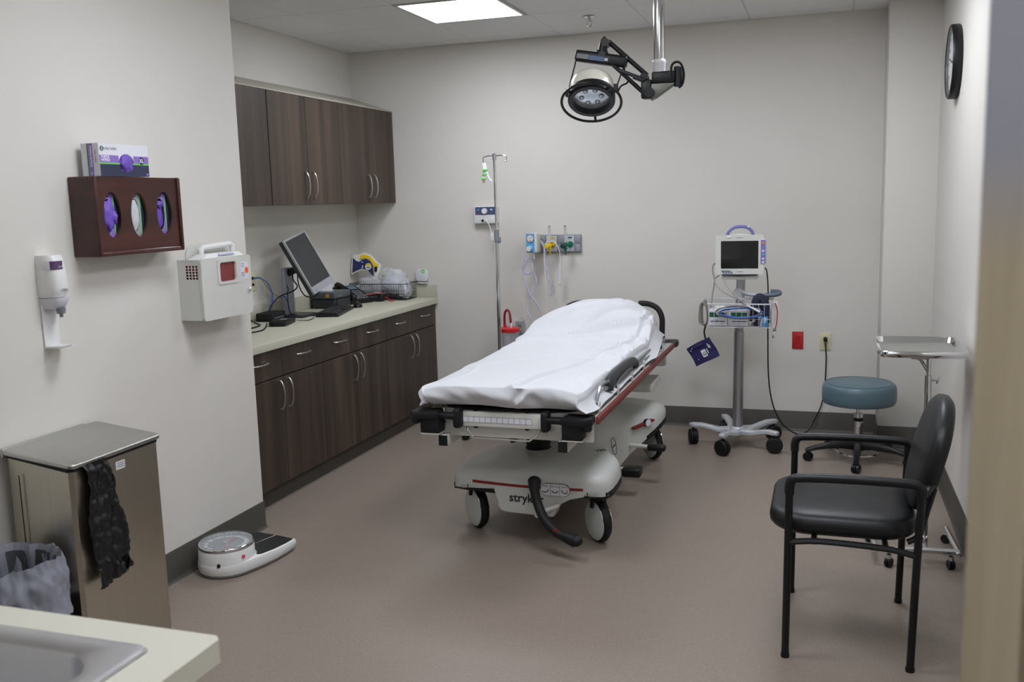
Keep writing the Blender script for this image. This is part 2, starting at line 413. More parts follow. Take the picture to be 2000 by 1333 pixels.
# door leaf standing open close to the camera
def door_mat():
    m = wood('worn_oak_door', (150, 136, 112), (166, 152, 128), (180, 168, 144), .5, grain=(26, 26, 1.0))
    nt = m.node_tree; N = nt.nodes; L = nt.links; b = N['Principled BSDF']
    src = b.inputs['Base Color'].links[0].from_socket
    tc = N.new('ShaderNodeTexCoord')
    n2 = N.new('ShaderNodeTexNoise'); n2.inputs['Scale'].default_value = 9; n2.inputs['Detail'].default_value = 2
    L.new(tc.outputs['Object'], n2.inputs['Vector'])
    r2 = N.new('ShaderNodeValToRGB'); r2.color_ramp.elements[0].position = .58; r2.color_ramp.elements[1].position = .62
    L.new(n2.outputs[0], r2.inputs[0])
    sp = N.new('ShaderNodeSeparateXYZ'); L.new(tc.outputs['Object'], sp.inputs[0])
    # worn lower part: grey scuff blotches below 1.2 m;  upper part: bare grey-blue finish above 1.5 m
    lo = N.new('ShaderNodeMapRange'); lo.inputs['From Min'].default_value = 1.22; lo.inputs['From Max'].default_value = 1.16; L.new(sp.outputs['Z'], lo.inputs['Value'])
    ml = N.new('ShaderNodeMath'); ml.operation = 'MULTIPLY'; L.new(lo.outputs[0], ml.inputs[0]); L.new(r2.outputs[0], ml.inputs[1])
    hi = N.new('ShaderNodeMapRange'); hi.inputs['From Min'].default_value = 1.49; hi.inputs['From Max'].default_value = 1.58; L.new(sp.outputs['Z'], hi.inputs['Value'])
    mx = N.new('ShaderNodeMix'); mx.data_type = 'RGBA'; L.new(ml.outputs[0], mx.inputs['Factor']); L.new(src, mx.inputs['A']); mx.inputs['B'].default_value = lin((140, 140, 136))+(1,)
    m2 = N.new('ShaderNodeMix'); m2.data_type = 'RGBA'; L.new(hi.outputs[0], m2.inputs['Factor']); L.new(mx.outputs['Result'], m2.inputs['A']); m2.inputs['B'].default_value = lin((138, 137, 144))+(1,)
    L.new(m2.outputs['Result'], b.inputs['Base Color'])
    return m
DOORW = door_mat()
e0 = V((.110, .80, 0)); hinge = V((XR, 1.62, 0)); dd = (hinge-e0).normalized(); nn = V((dd.y, -dd.x, 0))
ex_ = .044
DM = frame(e0, dd, -nn)   # local x along the leaf, local y to the left face, z up
dr = struct(MB(DM).bb(0, .93, -ex_, 0, .01, 2.08, .002, 1).build('door_1', DOORW, org=(e0.x, e0.y, 0)), 'oak door leaf standing open with scuffed edge', 'door')
MB(DM).bb(-.0015, .004, -.037, -.010, .93, 1.03).build('latch_plate', NICKEL, dr)
MB(DM).cyl((.07, -ex_, .98), (.07, -ex_-.05, .98), .011).cyl((.07, -ex_-.045, .98), (.19, -ex_-.05, .98), .009).build('lever_handle', NICKEL, dr)
struct(MB().bb(XR-.012, XR+.13, .78, .82, 0, 2.14, .003).bb(XR-.012, XR+.13, 1.76, 1.80, 0, 2.14, .003).bb(XR-.012, XR+.13, .82, 1.76, 2.1, 2.14, .003).build('trim_1', mat('door_frame_paint', (120, 112, 100), .45)), 'painted metal door frame', 'door frame')

# ================================================================ cabinets
XD = -2.71          # base cabinet door faces
def pull_v(y, zc, x, L=.152):
    """arched vertical bar pull"""
    pts = [(x, y, zc-L/2), (x+.012, y, zc-L/2+.002), (x+.026, y, zc-L*.3), (x+.031, y, zc), (x+.026, y, zc+L*.3), (x+.012, y, zc+L/2-.002), (x, y, zc+L/2)]
    b = MB(); b.tube(pts, lambda t: .0045+.0016*abs(2*t-1), 8, sm=4); return b
def pull_h(y, zc, x, L=.135):
    pts = [(x, y-L/2, zc), (x+.012, y-L/2+.002, zc), (x+.026, y-L*.3, zc), (x+.03, y, zc), (x+.026, y+L*.3, zc), (x+.012, y+L/2-.002, zc), (x, y+L/2, zc)]
    b = MB(); b.tube(pts, lambda t: .0045+.0016*abs(2*t-1), 8, sm=4); return b
ybase = [3.852, 4.28, 4.692, 5.108, 5.53, 5.938, 6.356]
lab = ['nearest', 'middle', 'far corner']
bl = ['dark walnut base cabinet nearest the white corner wall, two doors and two drawers', 'dark walnut base cabinet in the middle of the row, under the keyboard', 'dark walnut base cabinet in the far corner under the wire basket']
for u in range(3):
    y0, y1, ym = ybase[2*u], ybase[2*u+2], ybase[2*u+1]
    t = thing('base_cabinet', ((XA+XD)/2, (y0+y1)/2, 0), bl[u], 'cabinet', 'walnut base cabinets')
    MB().bb(XA+.004, XD-.019, y0+.001, y1-.001, .1, .826).build('body', mat('cabinet_carcass', (48, 40, 36), .6) if u == 0 else bpy.data.materials['cabinet_carcass'], t)
    MB().bb(XA+.06, XD-.045, y0+.001, y1-.001, .0, .1).build('toe_kick', BASE, t)
    for a, b_, hs in ((y0, ym, 1), (ym, y1, -1)):
        d = MB().bb(XD-.019, XD, a+.0018, b_-.0018, .103, .669, .0012, 1).build('door', WOODL, t)
        hy = b_-.042 if hs == 1 else a+.042
        pull_v(hy, .575, XD).build('handle', NICKEL, d)
        d = MB().bb(XD-.019, XD, a+.0018, b_-.0018, .675, .822, .0012, 1).build('drawer', WOODL, t)
        pull_h((a+b_)/2, .765, XD).build('handle', NICKEL, d)
yup = [3.852, 4.29, 4.722, 5.14, 5.545, 5.965, 6.356]
XU, ZUB, ZUT = -2.986, 1.561, 2.205
ul = ['walnut wall cabinet half hidden by the white corner wall', 'walnut wall cabinet in the middle, directly above the monitor', 'walnut wall cabinet in the far corner above the wire basket']
for u in range(3):
    y0, y1, ym = yup[2*u], yup[2*u+2], yup[2*u+1]
    t = thing('wall_cabinet', ((XA+XU)/2, (y0+y1)/2, ZUB), ul[u], 'cabinet', 'walnut wall cabinets')
    MB().bb(XA+.004, XU-.019, y0+.001, y1-.001, ZUB+.003, ZUT-.002).build('body', bpy.data.materials['cabinet_carcass'], t)
    MB().bb(XA+.004, XU-.02, y0+.001, y1-.001, ZUB, ZUB+.003).build('bottom_panel', CTOP, t)
    for a, b_, hs in ((y0, ym, 1), (ym, y1, -1)):
        g0 = .006 if (u == 1 and hs == 1) else .0018
        d = MB().bb(XU-.019, XU, a+g0, b_-.0018, ZUB+.001, ZUT, .0012, 1).build('door', WOODU, t)
        hy = b_-.045 if hs == 1 else a+.045
        pull_v(hy, ZUB+.118, XU).build('handle', NICKEL, d)
b = MB()
pr = [(XA, ZUT+.001), (XU, ZUT+.001), (XU, ZUT+.006), (XA, 2.321)]
b.loft([[(p[0], 3.85, p[1]) for p in pr], [(p[0], 6.36, p[1]) for p in pr]])
struct(b.build('trim_2', mat('sloped_top_laminate', (176, 172, 158), .6), ang=20), 'sloped dust cover on top of the wall cabinets', 'cabinet top')
t = thing('countertop', ((XA-2.689)/2, 5.1, .83), 'long pale beige laminate worktop on the walnut base cabinets', 'countertop')
pr = [(XA+.003, .8305), (-2.70, .8305), (-2.70, .828), (-2.689, .828), (-2.689, .863), (-2.6935, .8705), (XA+.003, .8705)]
MB().loft([[(p[0], 3.852, p[1]) for p in pr], [(p[0], 6.359, p[1]) for p in pr]]).build('slab', CTOP, t, ang=60)
MB().bb(XA+.003, XA+.022, 3.852, 6.359, .8705, .965, .003).build('backsplash', CTOP, t)
MB().bb(XA+.022, -2.69, 6.34, 6.359, .8705, .965, .003).build('side_splash', CTOP, t)
# ================================================================ stretcher
SX = -1.262
st = thing('stretcher', (SX, 4.75, 0), 'wheeled hospital stretcher with grey base hood and red side bumper', 'stretcher')
# base hood, lofted along y: broad wheel wings with a raised spine
hd = [(3.918, .25, .315, .255, 0), (3.922, .31, .335, .25, 0), (3.935, .345, .347, .248, 0), (3.965, .366, .356, .246, 0), (4.03, .374, .361, .245, 0), (4.12, .375, .362, .245, .002),
      (4.24, .367, .360, .24, .006), (4.34, .342, .355, .222, .014), (4.44, .295, .348, .18, .026), (4.56, .25, .342, .14, .04), (4.72, .225, .34, .115, .05), (4.9, .225, .34, .115, .055),
      (5.03, .255, .344, .15, .052), (5.13, .31, .352, .195, .044), (5.24, .352, .36, .225, .034), (5.36, .372, .362, .24, .024), (5.48, .376, .358, .245, .016), (5.56, .366, .348, .25, .008), (5.6, .34, .32, .25, 0), (5.615, .28, .29, .255, 0)]
rings = []
for y, w, h, bz, sp in hd:
    ring = []
    for k in range(33):
        a = PI*k/32; cx, sz = math.cos(a), math.sin(a)
        x = w*math.copysign(abs(cx)**.42, cx); z = bz+(h-bz)*abs(sz)**.5
        z += sp*math.exp(-(x/.15)**4)
        ring.append((SX+x, y, z))
    ring += [(SX-w*.5, y, bz+.004), (SX, y, bz+.004), (SX+w*.5, y, bz+.004)]
    rings.append(ring)
b = MB(); b.loft(rings)
# front skirt between the wheels
sk = [(-.16, .30), (-.155, .25), (-.148, .222), (-.138, .20), (-.138, .175), (-.124, .155), (-.10, .148), (.118, .142), (.128, .147), (.138, .175), (.16, .205), (.20, .228), (.27, .245), (.27, .30)]
b.prism(sk, 0, .09, frame((SX-.0, 3.917, 0), (1, 0, 0), (0, 0, 1)) @ Matrix.Translation((0, 0, -.09)), .008)
hood = b.build('base_hood', HOOD, st, ang=50)
# black trim strips under the wheel arches
def hood_at(y):
    for p, q in zip(hd[:-1], hd[1:]):
        if p[0] <= y <= q[0]:
            f = (y-p[0])/(q[0]-p[0]); return p[1]+(q[1]-p[1])*f, p[3]+(q[3]-p[3])*f
for sx, ya, yb in ((1, 3.92, 4.34), (-1, 3.92, 4.34), (1, 5.16, 5.6), (-1, 5.16, 5.6)):
    n = 12; R = []
    for i in range(n+1):
        y = ya+(yb-ya)*i/n; w, bz = hood_at(y)
        R.append([(SX+sx*(w+.004), y, bz+.016), (SX+sx*(w+.003), y, bz-.012), (SX+sx*(w-.17), y, bz-.02), (SX+sx*(w-.17), y, bz+.016)])
    MB().loft(R).build('wheel_arch_trim', BLKS, hood)
# red stripe, pedal plate and lettering on the front face
R = []
for i in range(25):
    x = -.256+.52*i/24; y = 3.9165+max(0, abs(x)-.24)**2*2.2; zc = .287-.007*i/24-.006*math.sin(i/24*PI)
    R.append([(SX+x, y-.002, zc+.0058), (SX+x, y-.002, zc-.0058), (SX+x, y+.012, zc-.0058), (SX+x, y+.012, zc+.0058)])
MB().loft(R).build('red_stripe', STRIPE, hood)
FM = frame((SX+.136, 3.9145, .272), (1, 0, 0), (0, 0, 1))
pl = MB(FM).prism(rrect(.137, .058, .028), -.006, .0012).build('pedal_plate', INK, hood)
MB(FM).prism(rrect(.134, .055, .0268), -.004, .0018).build('plate_face', CARD, pl)
for x in (-.022, .022): MB(FM).bb(x-.0007, x+.0007, -.027, .027, .001, .0022).build('plate_divider', INK, pl)
for x, w_ in ((-.044, 'STEER'), (0, 'NEUTRAL'), (.044, 'BRAKE')):
    text('lettering', w_, .0098, FM @ Matrix.Translation((x, .0155, .0018)), INK, pl)
for x, ti in ((-.043, .35), (0, 0), (.043, -.35)):
    M = FM @ Matrix.Translation((x, -.009, .0019)) @ Matrix.Rotation(ti, 4, 'Z')
    MB(M).tube([(-.015, .006, 0), (-.009, -.001, 0), (0, -.003, 0), (.009, -.001, 0), (.015, .006, 0)], .0018, 6, sm=3).build('pedal_icon', INK, pl)
MB(FM).bb(.054, .057, -.006, .004, .0018, .0026).build('red_icon', RED, pl)
text('lettering', 'stryker', .056, frame((SX-.0, 3.9145, .222), (1, 0, 0), (0, 0, 1)), INK, hood, bold=.0008)
text('lettering', 'VBS', .034, frame((SX+.262, 4.275, .366), (.75, .66, 0), (-.66, .75, .12)), INK, hood, bold=.0005)
EM = frame((SX+.229, 4.72, .27), (0.0, 1, 0), (-.22, 0, 1))
MB(EM).torus(.045, .0016, n=30, m=5).build('side_emblem', INK, hood)
MB(EM).bb(-.03, .03, -.003, .003, -.0005, .0015).build('side_emblem_bar', INK, hood)
SM = frame((SX+.329, 5.145, .30), (.5, 1, .1), (-.05, 0, 1))
MB(SM).bb(-.12, .06, -.006, .006, -.02, .004).build('red_stripe', STRIPE, hood)
MB(SM).prism(rrect(.05, .042, .02), -.012, .0055).build('side_plate', INK, hood)
MB(SM).prism(rrect(.046, .038, .018), -.012, .0062).build('side_plate_face', CARD, hood)
# casters
def caster(x, y, ang, R=.102):
    n = V((math.cos(ang), math.sin(ang), 0)); c = V((x, y, R))
    A = along(c-n*.022, c+n*.022)
    w = MB().lathe([(R-.02, 0), (R-.008, .004), (R-.001, .014), (R, .022), (R-.001, .03), (R-.008, .04), (R-.02, .044)], 36, A).build('wheel', BLKS, st)
    for s in (-1, 1):
        A2 = along(c+n*s*.0215, c+n*s*.034)
        MB().lathe([(R-.013, 0), (R-.015, .003), (R-.035, .008), (.02, .0115), (.001, .012)], 36, A2).build('wheel_cover', WHEELW, w)
        MB().torus(R-.012, .002, A2, 36, 6).build('trim_ring', CHROME, w)
    b = MB(); b.cyl((x, y, .19), (x, y, .235), .028, n=16)
    for s in (-1, 1):
        q = c+n*s*.030
        b.tube([(x, y, .20), (q.x, q.y, .195), (q.x, q.y, .165)], .012, 8)
    b.build('caster_fork', BLKS, w)
for x, y, a in ((-1.57, 4.10, -2.35), (-.962, 4.05, -2.42), (-.965, 5.48, -2.45), (-1.56, 5.48, -2.3)): caster(x, y, a)
# brake/steer pedal at the front
b = MB(); b.tube([(-1.207, 3.87, .318), (-1.203, 3.855, .285), (-1.187, 3.84, .235), (-1.15, 3.81, .175), (-1.09, 3.785, .128), (-1.045, 3.775, .112), (-1.0, 3.77, .10)], lambda t: .021+.009*max(0, 1-t*5)+.010*max(0, (t-.78)/.22), 12, sm=5)
b.ball((-1.207, 3.868, .322), (.03, .026, .022), 14, 8).ball((-1.0, 3.77, .10), (.034, .03, .026), 14, 8)
pd = b.build('foot_pedal', BLKS, st, ang=60)
MB().box((-1.085, 3.768, .138), (.022, .006, .008)).build('red_mark', STRIPE, pd)
b = MB(); b.cyl((SX+.06, 3.88, .16), (SX+.06, 3.96, .16), .012).tube([(SX+.06, 3.9, .16), (SX+.12, 3.9, .19), (SX+.15, 3.92, .2)], .010, 8); b.build('pedal_linkage', GREYW, st)
# side pedals
b = MB(); b.cyl((SX+.23, 5.02, .20), (SX+.37, 5.00, .20), .012, n=12); b.build('pedal_rod', GREYW, st)
MB().box((SX+.405, 4.995, .2), (.10, .05, .035), .012, 3).build('side_pedal', BLK, st)
b = MB(); b.cyl((SX+.2, 4.78, .135), (SX+.27, 4.775, .135), .009, n=12); b.build('pedal_rod', GREYW, st)
MB().box((SX+.315, 4.77, .125), (.10, .085, .05), .014, 3).build('side_pedal', BLK, st)
# lift columns
for y in (4.27, 5.15):
    b = MB(); pr = []
    for k in range(9):
        z = .34+.026*k; pr += [(.062, z), (.056, z+.013)]
    b.lathe(pr, 24, rz(0, (SX-.045, y, 0))); b.build('lift_bellows', BLKS, st, ang=80)
# litter frame
LX = -1.287
b = MB()
b.bb(LX-.20, LX+.19, 3.695, 3.74, .60, .664, .004)             # foot-end cross plate
b.bb(LX-.295, LX+.385, 3.725, 3.75, .548, .622, .004)          # lower cross beam
for s in (-1, 1): b.bb(LX+s*.245-.03, LX+s*.245+.03, 3.75, 5.75, .56, .61, .004)
b.bb(LX-.31, LX+.31, 5.74, 5.80, .52, .62, .006)
b.bb(LX-.31, LX+.31, 4.2, 4.36, .53, .58, .004).bb(LX-.31, LX+.31, 5.07, 5.23, .53, .58, .004)
deck = [(LX+x, 3.725+y) for x, y in ((-.325, .16), (-.315, .09), (-.28, .04), (-.2, .005), (0, -.008), (.2, .005), (.28, .04), (.315, .09), (.325, .16), (.325, 2.02), (-.325, 2.02))]
b.prism(deck, .628, .664, None, .004)
lf = b.build('litter_frame', PAINTW, st)
MB().prism([(LX+(x-LX)*.985, y+.008) for x, y in deck], .664, .674).build('deck_edge', BLKS, lf)
FM = frame((LX-.026, 3.6945, .631), (1, 0, 0), (0, 0, 1))
for k in range(12):
    x0 = -.155+.31*k/12
    if k == 0:
        q0 = MB(FM).bb(x0, x0+.31/12, -.0125, .0125, -.0005, .0006).build('ruler_cell_outline', INK, lf)
        c0 = MB(FM).bb(x0+.0009, x0+.31/12-.0009, -.0114, .0114, 0, .0012).build('ruler_cell', CARD, lf)
    else:
        place(q0, lf, (.31*k/12, 0, 0)); place(c0, lf, (.31*k/12, 0, 0))
for x in (-.13, .10):
    MB().cyl((LX+x, 3.718, .664), (LX+x, 3.718, .669), .011, n=12).build('bolt', BLK, lf)
    MB().cyl((LX+x, 3.718, .59), (LX+x, 3.718, .60), .009, n=12).build('bolt', BLK, lf)
b = MB(); b.tube([(LX-.165, 3.705, .60), (LX-.16, 3.69, .585), (LX-.13, 3.682, .554), (LX+.12, 3.682, .552), (LX+.15, 3.69, .575), (LX+.16, 3.705, .60)], .0045, 8); b.build('wire_rail', CHROME, lf)
MB().bb(LX-.295, LX-.255, 3.715, 3.73, .56, .63, .002).build('bracket', PAINTW, lf)
MB().cyl((LX-.272, 3.713, .61), (LX-.272, 3.717, .61), .007, n=12).build('bolt', SATIN, lf)
# corner bumpers with push brackets
for s in (-1, 1):
    b = MB()
    b.box((LX+s*.195, 3.68, .64), (.034, .06, .085), .012, 3)                       # clamp
    b.box((LX+s*.25, 3.672, .648), (.11, .045, .026), .009, 3)
    b.prism([(-.055, -.035), (.05, -.055), (.075, -.03), (.07, .05), (-.045, .05)], -.016, .018, rz(0, (LX+s*.325, 3.672, .652)) @ Matrix.Diagonal((s, 1, 1, 1)), .007)
    b.box((LX+s*.315, 3.68, .608), (.088, .075, .07), .006, 2)
    b.cyl((LX+s*.378, 3.648, .615), (LX+s*.378, 3.648, .645), .020, n=20, bev=.006)
    b.build('corner_bumper', BLKS, st)
    b = MB(); b.box((LX+s*.315, 3.68, .570), (.085, .07, .006), .002); b.build('bumper_washer', GREYW, st)
    MB().cyl((LX+s*.35, 3.655, .669), (LX+s*.35, 3.655, .6715), .012, n=14).build('bumper_hole', BLK, st)
    b = MB(); b.bb(LX+s*.267-.021, LX+s*.267+.021, 3.675, 4.0, .512, .560, .004); q = b.build('lower_socket', PAINTW, st)
    MB().bb(LX+s*.267-.0195, LX+s*.267+.0195, 3.671, 3.68, .5135, .5585).build('socket_mouth', BLKS, q)
    # folded side rail on each side
    xr = SX+s*.362
    b = MB(); b.bb(xr-.034, xr+.014, 3.72, 5.78, .643, .662, .004); rail = b.build('side_rail', PAINTW, st)
    MB().bb(SX+s*.376, SX+s*.392, 3.70, 5.80, .633, .665, .005).build('bumper_strip', REDR, rail)
    for k, y in enumerate((3.79, 4.17, 4.50, 4.82, 5.14, 5.42)):
        bx = xr-s*.006
        b = MB()
        for d in (-.016, .016):
            b.prism([(-.014, 0), (.014, 0), (.014, .036), (.008, .05), (-.008, .05), (-.014, .036)], d-.003, d+.003, frame((bx, y, .660), (0, 1, 0), (0, 0, 1)))
        b.box((bx, y, .662), (.036, .026, .004))
        lg = b.build('hinge_lug', PAINTW, rail)
        MB().cyl((bx-.013, y, .690), (bx+.013, y, .690), .014, n=14).build('hinge_roller', BLK, lg)
    b = MB()
    xb = xr-s*.006; hz = 0 if s > 0 else -.05
    b.tube([(xb, 3.80, .695), (xb, 3.84, .735), (xb, 3.89, .757), (xb, 3.98, .755), (xb, 4.08, .735)], .0085, 8, sm=4)
    b.tube([(xb-s*.004, 4.0, .725), (xb-s*.004, 4.17, .70), (xb-s*.006, 4.3, .715), (xb-s*.006, 4.62, .72), (xb-s*.006, 5.3, .715), (xb, 5.42, .69)], .010, 8, sm=4)
    b.tube([(xb+s*.006, 4.2, .70), (xb+s*.006, 5.35, .70)], .007, 8)
    b.build('folded_rail_bar', SATIN, rail)
    b = MB(); b.tube([(xb, 4.055, .705+hz), (xb, 4.06, .735+hz), (xb, 4.10, .752+hz), (xb, 4.3, .757+hz), (xb, 4.5, .752+hz), (xb, 4.62, .738+hz), (xb, 4.66, .715+hz)], .021, 10, sm=4, flat=1.15); b.build('rail_handle', DGREY, rail)
    # push handle at the head end
    hx = SX+s*.316
    b = MB(); b.tube([(hx, 5.73, .665), (hx, 5.735, .74), (hx-s*.002, 5.74, .82), (hx-s*.03, 5.745, .875), (hx-s*.085, 5.75, .902), (hx-s*.145, 5.755, .905)], .017, 12, sm=5); b.build('push_handle', BLKS, st)
    MB().box((SX+s*.362, 5.79, .655), (.09, .075, .045), .014, 3).build('head_bumper', DGREY, st)
    MB().box((hx, 5.73, .67), (.04, .04, .06), .006, 2).build('handle_socket', SATIN, st)
MB().bb(SX-.05, SX+.345, 5.2, 5.5, .46, .51, .01, 3).build('equipment_box', GREYW, st)
MB().bb(SX-.345, SX+.345, 5.66, 5.72, .53, .60, .006).build('head_crossbar', GREYW, st)
# mattress
mt = tag(MB().bb(LX-.305, LX+.325, 3.745, 5.66, .6745, .745, .03, 3).build('stretcher_mattress', mat('dark_red_mattress_vinyl', (58, 18, 22), .45)), 'dark red vinyl mattress under the white sheet on the stretcher', 'mattress')

# sheet: cloth tucked round the mattress and draped over the raised, pillowed head end
def ss(a, b_, t):
    t = max(0., min(1., (t-a)/(b_-a))); return t*t*(3-2*t)
def ridge(d, w): return math.exp(-(d/w)**2)
def sheet_pt(u, t):
    y0, y1 = 3.665, 5.735
    drop = 0
    if t < .09: yy = y0; drop = 1-t/.09
    elif t > .95: yy = y1; drop = (t-.95)/.05
    else: yy = y0+(y1-y0)*(t-.09)/.86
    pil = ss(5.02, 5.30, yy)
    W = .362-.055*ss(5.2, 5.73, yy)+.018*ridge(yy-5.08, .10)
    side = .10
    s = u*(2*W+2*side)
    if s < side: dz = 1-s/side; x = -W
    elif s > 2*W+side: dz = (s-2*W-side)/side; x = W
    else: dz = 0; x = s-side-W
    e = abs(x)/W
    top = .783+.006*ss(4.2, 4.9, yy)+pil*(.152*(1-.66*e**2.2)+.012)*ss(4.95, 5.42, yy)-.05*ss(5.56, 5.735, yy)
    top -= .016*e**8*(1-pil)
    hem = .688+.006*noise.noise(V((yy*4, u*3, 3)))+.03*pil
    z = top+(hem-top)*dz
    px_ = x
    if dz > 0:
        px_ += math.copysign(.010*math.sin(dz*PI)-(.03 if x < 0 else .05)*dz*dz, x)
        sw = .009*noise.noise(V((yy*5.5+z*6, 2, 4)))+.004*noise.noise(V((yy*15, z*8, 8)))
        px_ += math.copysign(sw*1.2*math.sin(dz*PI*.8), x)
        z += .004*noise.noise(V((yy*6, 9, 1)))*(1-dz)
    py = yy
    if drop > 0:
        zf = hem+.006+.008*noise.noise(V((x*5, 1, 6)))
        z = z+(zf-z)*drop
        py += (.030*drop**2-.012*math.sin(drop*PI)) if t < .5 else -.04*drop
        py += (.022*noise.noise(V((x*6+z*9, 3, 2)))+.012*noise.noise(V((x*15+z*16, z*10, 5)))+.02*ridge(x-.07-(z-.74)*.5, .018)-.02*ridge(x-.10-(z-.74)*.9, .025))*math.sin(drop*PI*.85)
        px_ *= 1-.035*drop
    if yy < 3.80: px_ *= 1-.07*((3.80-yy)/.135)**2*(1-.4*(1-drop)*0)
    if dz == 0 and drop == 0:
        # long crease from the foot end, kinked half way up, and pressed fold lines
        c1 = .045+.15*ss(3.66, 4.5, yy)+.10*ss(4.5, 5.1, yy)
        z += .011*ridge(x-c1, .009)-.012*ridge(x-c1-.024, .016)
        z += .005*max(0, 1-abs(noise.noise(V((x*2.2-yy*1.1, yy*1.6+x*1.7, 11))))*14)*(1-pil)
        z -= .006*max(0, 1-abs(noise.noise(V((x*3.1+yy*.8, yy*1.2-x*2.3, 17))))*12)*ss(-.1, .25, x)
        c2 = .02-.05*(yy-3.7)
        z += .004*ridge(x-c2, .006)*(1-ss(3.85, 4.1, yy))
        # soft swells near the right edge
        z += .010*noise.noise(V((x*5+3, yy*3.1, 1)))*ss(.05, .33, x)*(1-pil)+.0035*noise.noise(V((x*3, yy*2.2, 5)))
        # folds fanning across the pillow front
        for a_, k_, w_, h_, lo in ((5.03, .10, .016, .017, -.4), (5.12, .45, .013, .018, -.14), (5.22, .80, .014, .016, -.04), (5.33, .30, .018, .012, -.2), (4.90, -.30, .014, .012, .0), (4.72, -.55, .014, .010, .10), (5.42, .9, .015, .012, .0)):
            d = yy-(a_+k_*x)
            z += 1.5*h_*(ridge(d, w_)-.7*ridge(d-.03, w_*1.2))*ss(lo-.06, lo+.1, x)
        z += .006*noise.noise(V((x*6+yy*3, yy*7-x*4, 3)))*pil
    g = ridge(x+.36, .05)*ridge(yy-3.68, .07)*(1-.6*drop)
    px_ -= .042*g*(1-abs(dz-.35)); z -= .010*g*(1 if dz == 0 else 0)
    g2 = ridge(x-.36, .06)*ridge(yy-3.70, .08)
    px_ += .020*g2*(1-abs(dz-.5)); py -= .006*g2
    if px_ > .2: px_ -= .024*ss(.2, .34, px_)*(1-.5*pil)
    return V((px_+LX+.012, py, z))
b = MB(); b.grid(sheet_pt, 150, 230)
sh = b.build('bed_sheet', SHEET, None, (LX, 4.7, .68), ang=80)
tag(sh, 'rumpled white sheet covering the stretcher mattress and raised head end', 'sheet')
# ================================================================ armchair
ch = thing('guest_chair', (.09, 3.41, 0), 'black vinyl armchair with thin steel legs in front of the stool', 'chair')
for s, yy in ((0, 3.135), (1, 3.69)):
    b = MB(); b.tube([(-.106, yy, .0), (-.103, yy, .3), (-.100, yy, .58)], .0125, 10); b.cyl((-.106, yy, 0), (-.106, yy, .014), .0145, n=12)
    b.build('leg', BLKM, ch)
    b = MB(); b.tube([(.285, yy, .0), (.292, yy, .3), (.302, yy, .60)], .0125, 10); b.cyl((.285, yy, 0), (.285, yy, .014), .0145, n=12)
    b.build('leg', BLKM, ch)
    b = MB(); b.tube([(-.100, yy, .57), (-.099, yy, .602), (-.090, yy, .621), (-.065, yy, .628), (.05, yy, .632), (.2, yy, .632), (.28, yy, .628), (.301, yy, .615), (.303, yy, .59)], .0155, 12, sm=5); b.build('armrest', BLK, ch, ang=60)
    b = MB(); b.tube([(-.102, yy, .405), (.0, yy+(.004 if s == 0 else -.004), .415), (.2, yy+(.004 if s == 0 else -.004), .408), (.292, yy, .392)], .011, 8, sm=4); b.build('side_rail', BLKM, ch)
b = MB()
for x in (-.02, .2): b.tube([(x, 3.135, .413), (x, 3.69, .413)], .010, 8)
b.build('seat_support', BLKM, ch)
# seat cushion
def pad(cx, cy, w, h, r, prof, crown=0):
    """cushion outline lofted through (inset, z) profile, finishing with a crowned top"""
    R = []
    for ins, z in prof:
        R.append([(cx+x, cy+y, z) for x, y in rrect(w-2*ins, h-2*ins, max(.01, r-ins*.8), 8)])
    return R
b = MB(); R = pad(.068, 3.412, .475, .525, .13, [(.05, .424), (.012, .428), (.002, .44), (0, .456), (.003, .474), (.012, .487), (.03, .496), (.07, .503), (.12, .507), (.19, .509)])
b.loft(R); b.build('seat', VINYL, ch, ang=60)
# back cushion: arched, leaning back
BM = frame((.292, 3.412, .485), (0, 1, 0), (.255, 0, 1))
out = []
for k in range(40):
    a = 2*PI*k/40; c, s_ = math.cos(a), math.sin(a)
    x = .222*math.copysign(abs(c)**.72, c); y = .195+.195*math.copysign(abs(s_)**.72, s_)
    if y > .25: x *= 1-.28*((y-.25)/.14)**2
    out.append((x, y))
def inset(o, d):
    return [(x*(1-d/.22), .195+(y-.195)*(1-d/.2)) for x, y in o]
b = MB(BM); b.loft([[(x, y, z) for x, y in inset(out, d)] for d, z in ((.05, .034), (.012, .03), (.001, .018), (0, .004), (.004, -.012), (.018, -.022), (.05, -.028), (.12, -.031))])
b.build('backrest', VINYL, ch, ang=60)
b = MB()
for yy in (3.135, 3.69):
    d = .06 if yy < 3.4 else -.06
    b.tube([(.302, yy, .585), (.318, yy+d*.2, .60), (.338, yy+d*1.2, .61)], .011, 8, sm=3)
b.build('back_bracket', BLKM, ch)
for yy in (3.205, 3.62):
    b = MB(); b.tube([(.27, yy, .413), (.305, yy, .44), (.325, yy, .52), (.345, yy, .60)], .010, 8, sm=4); b.build('back_upright', BLKM, ch)

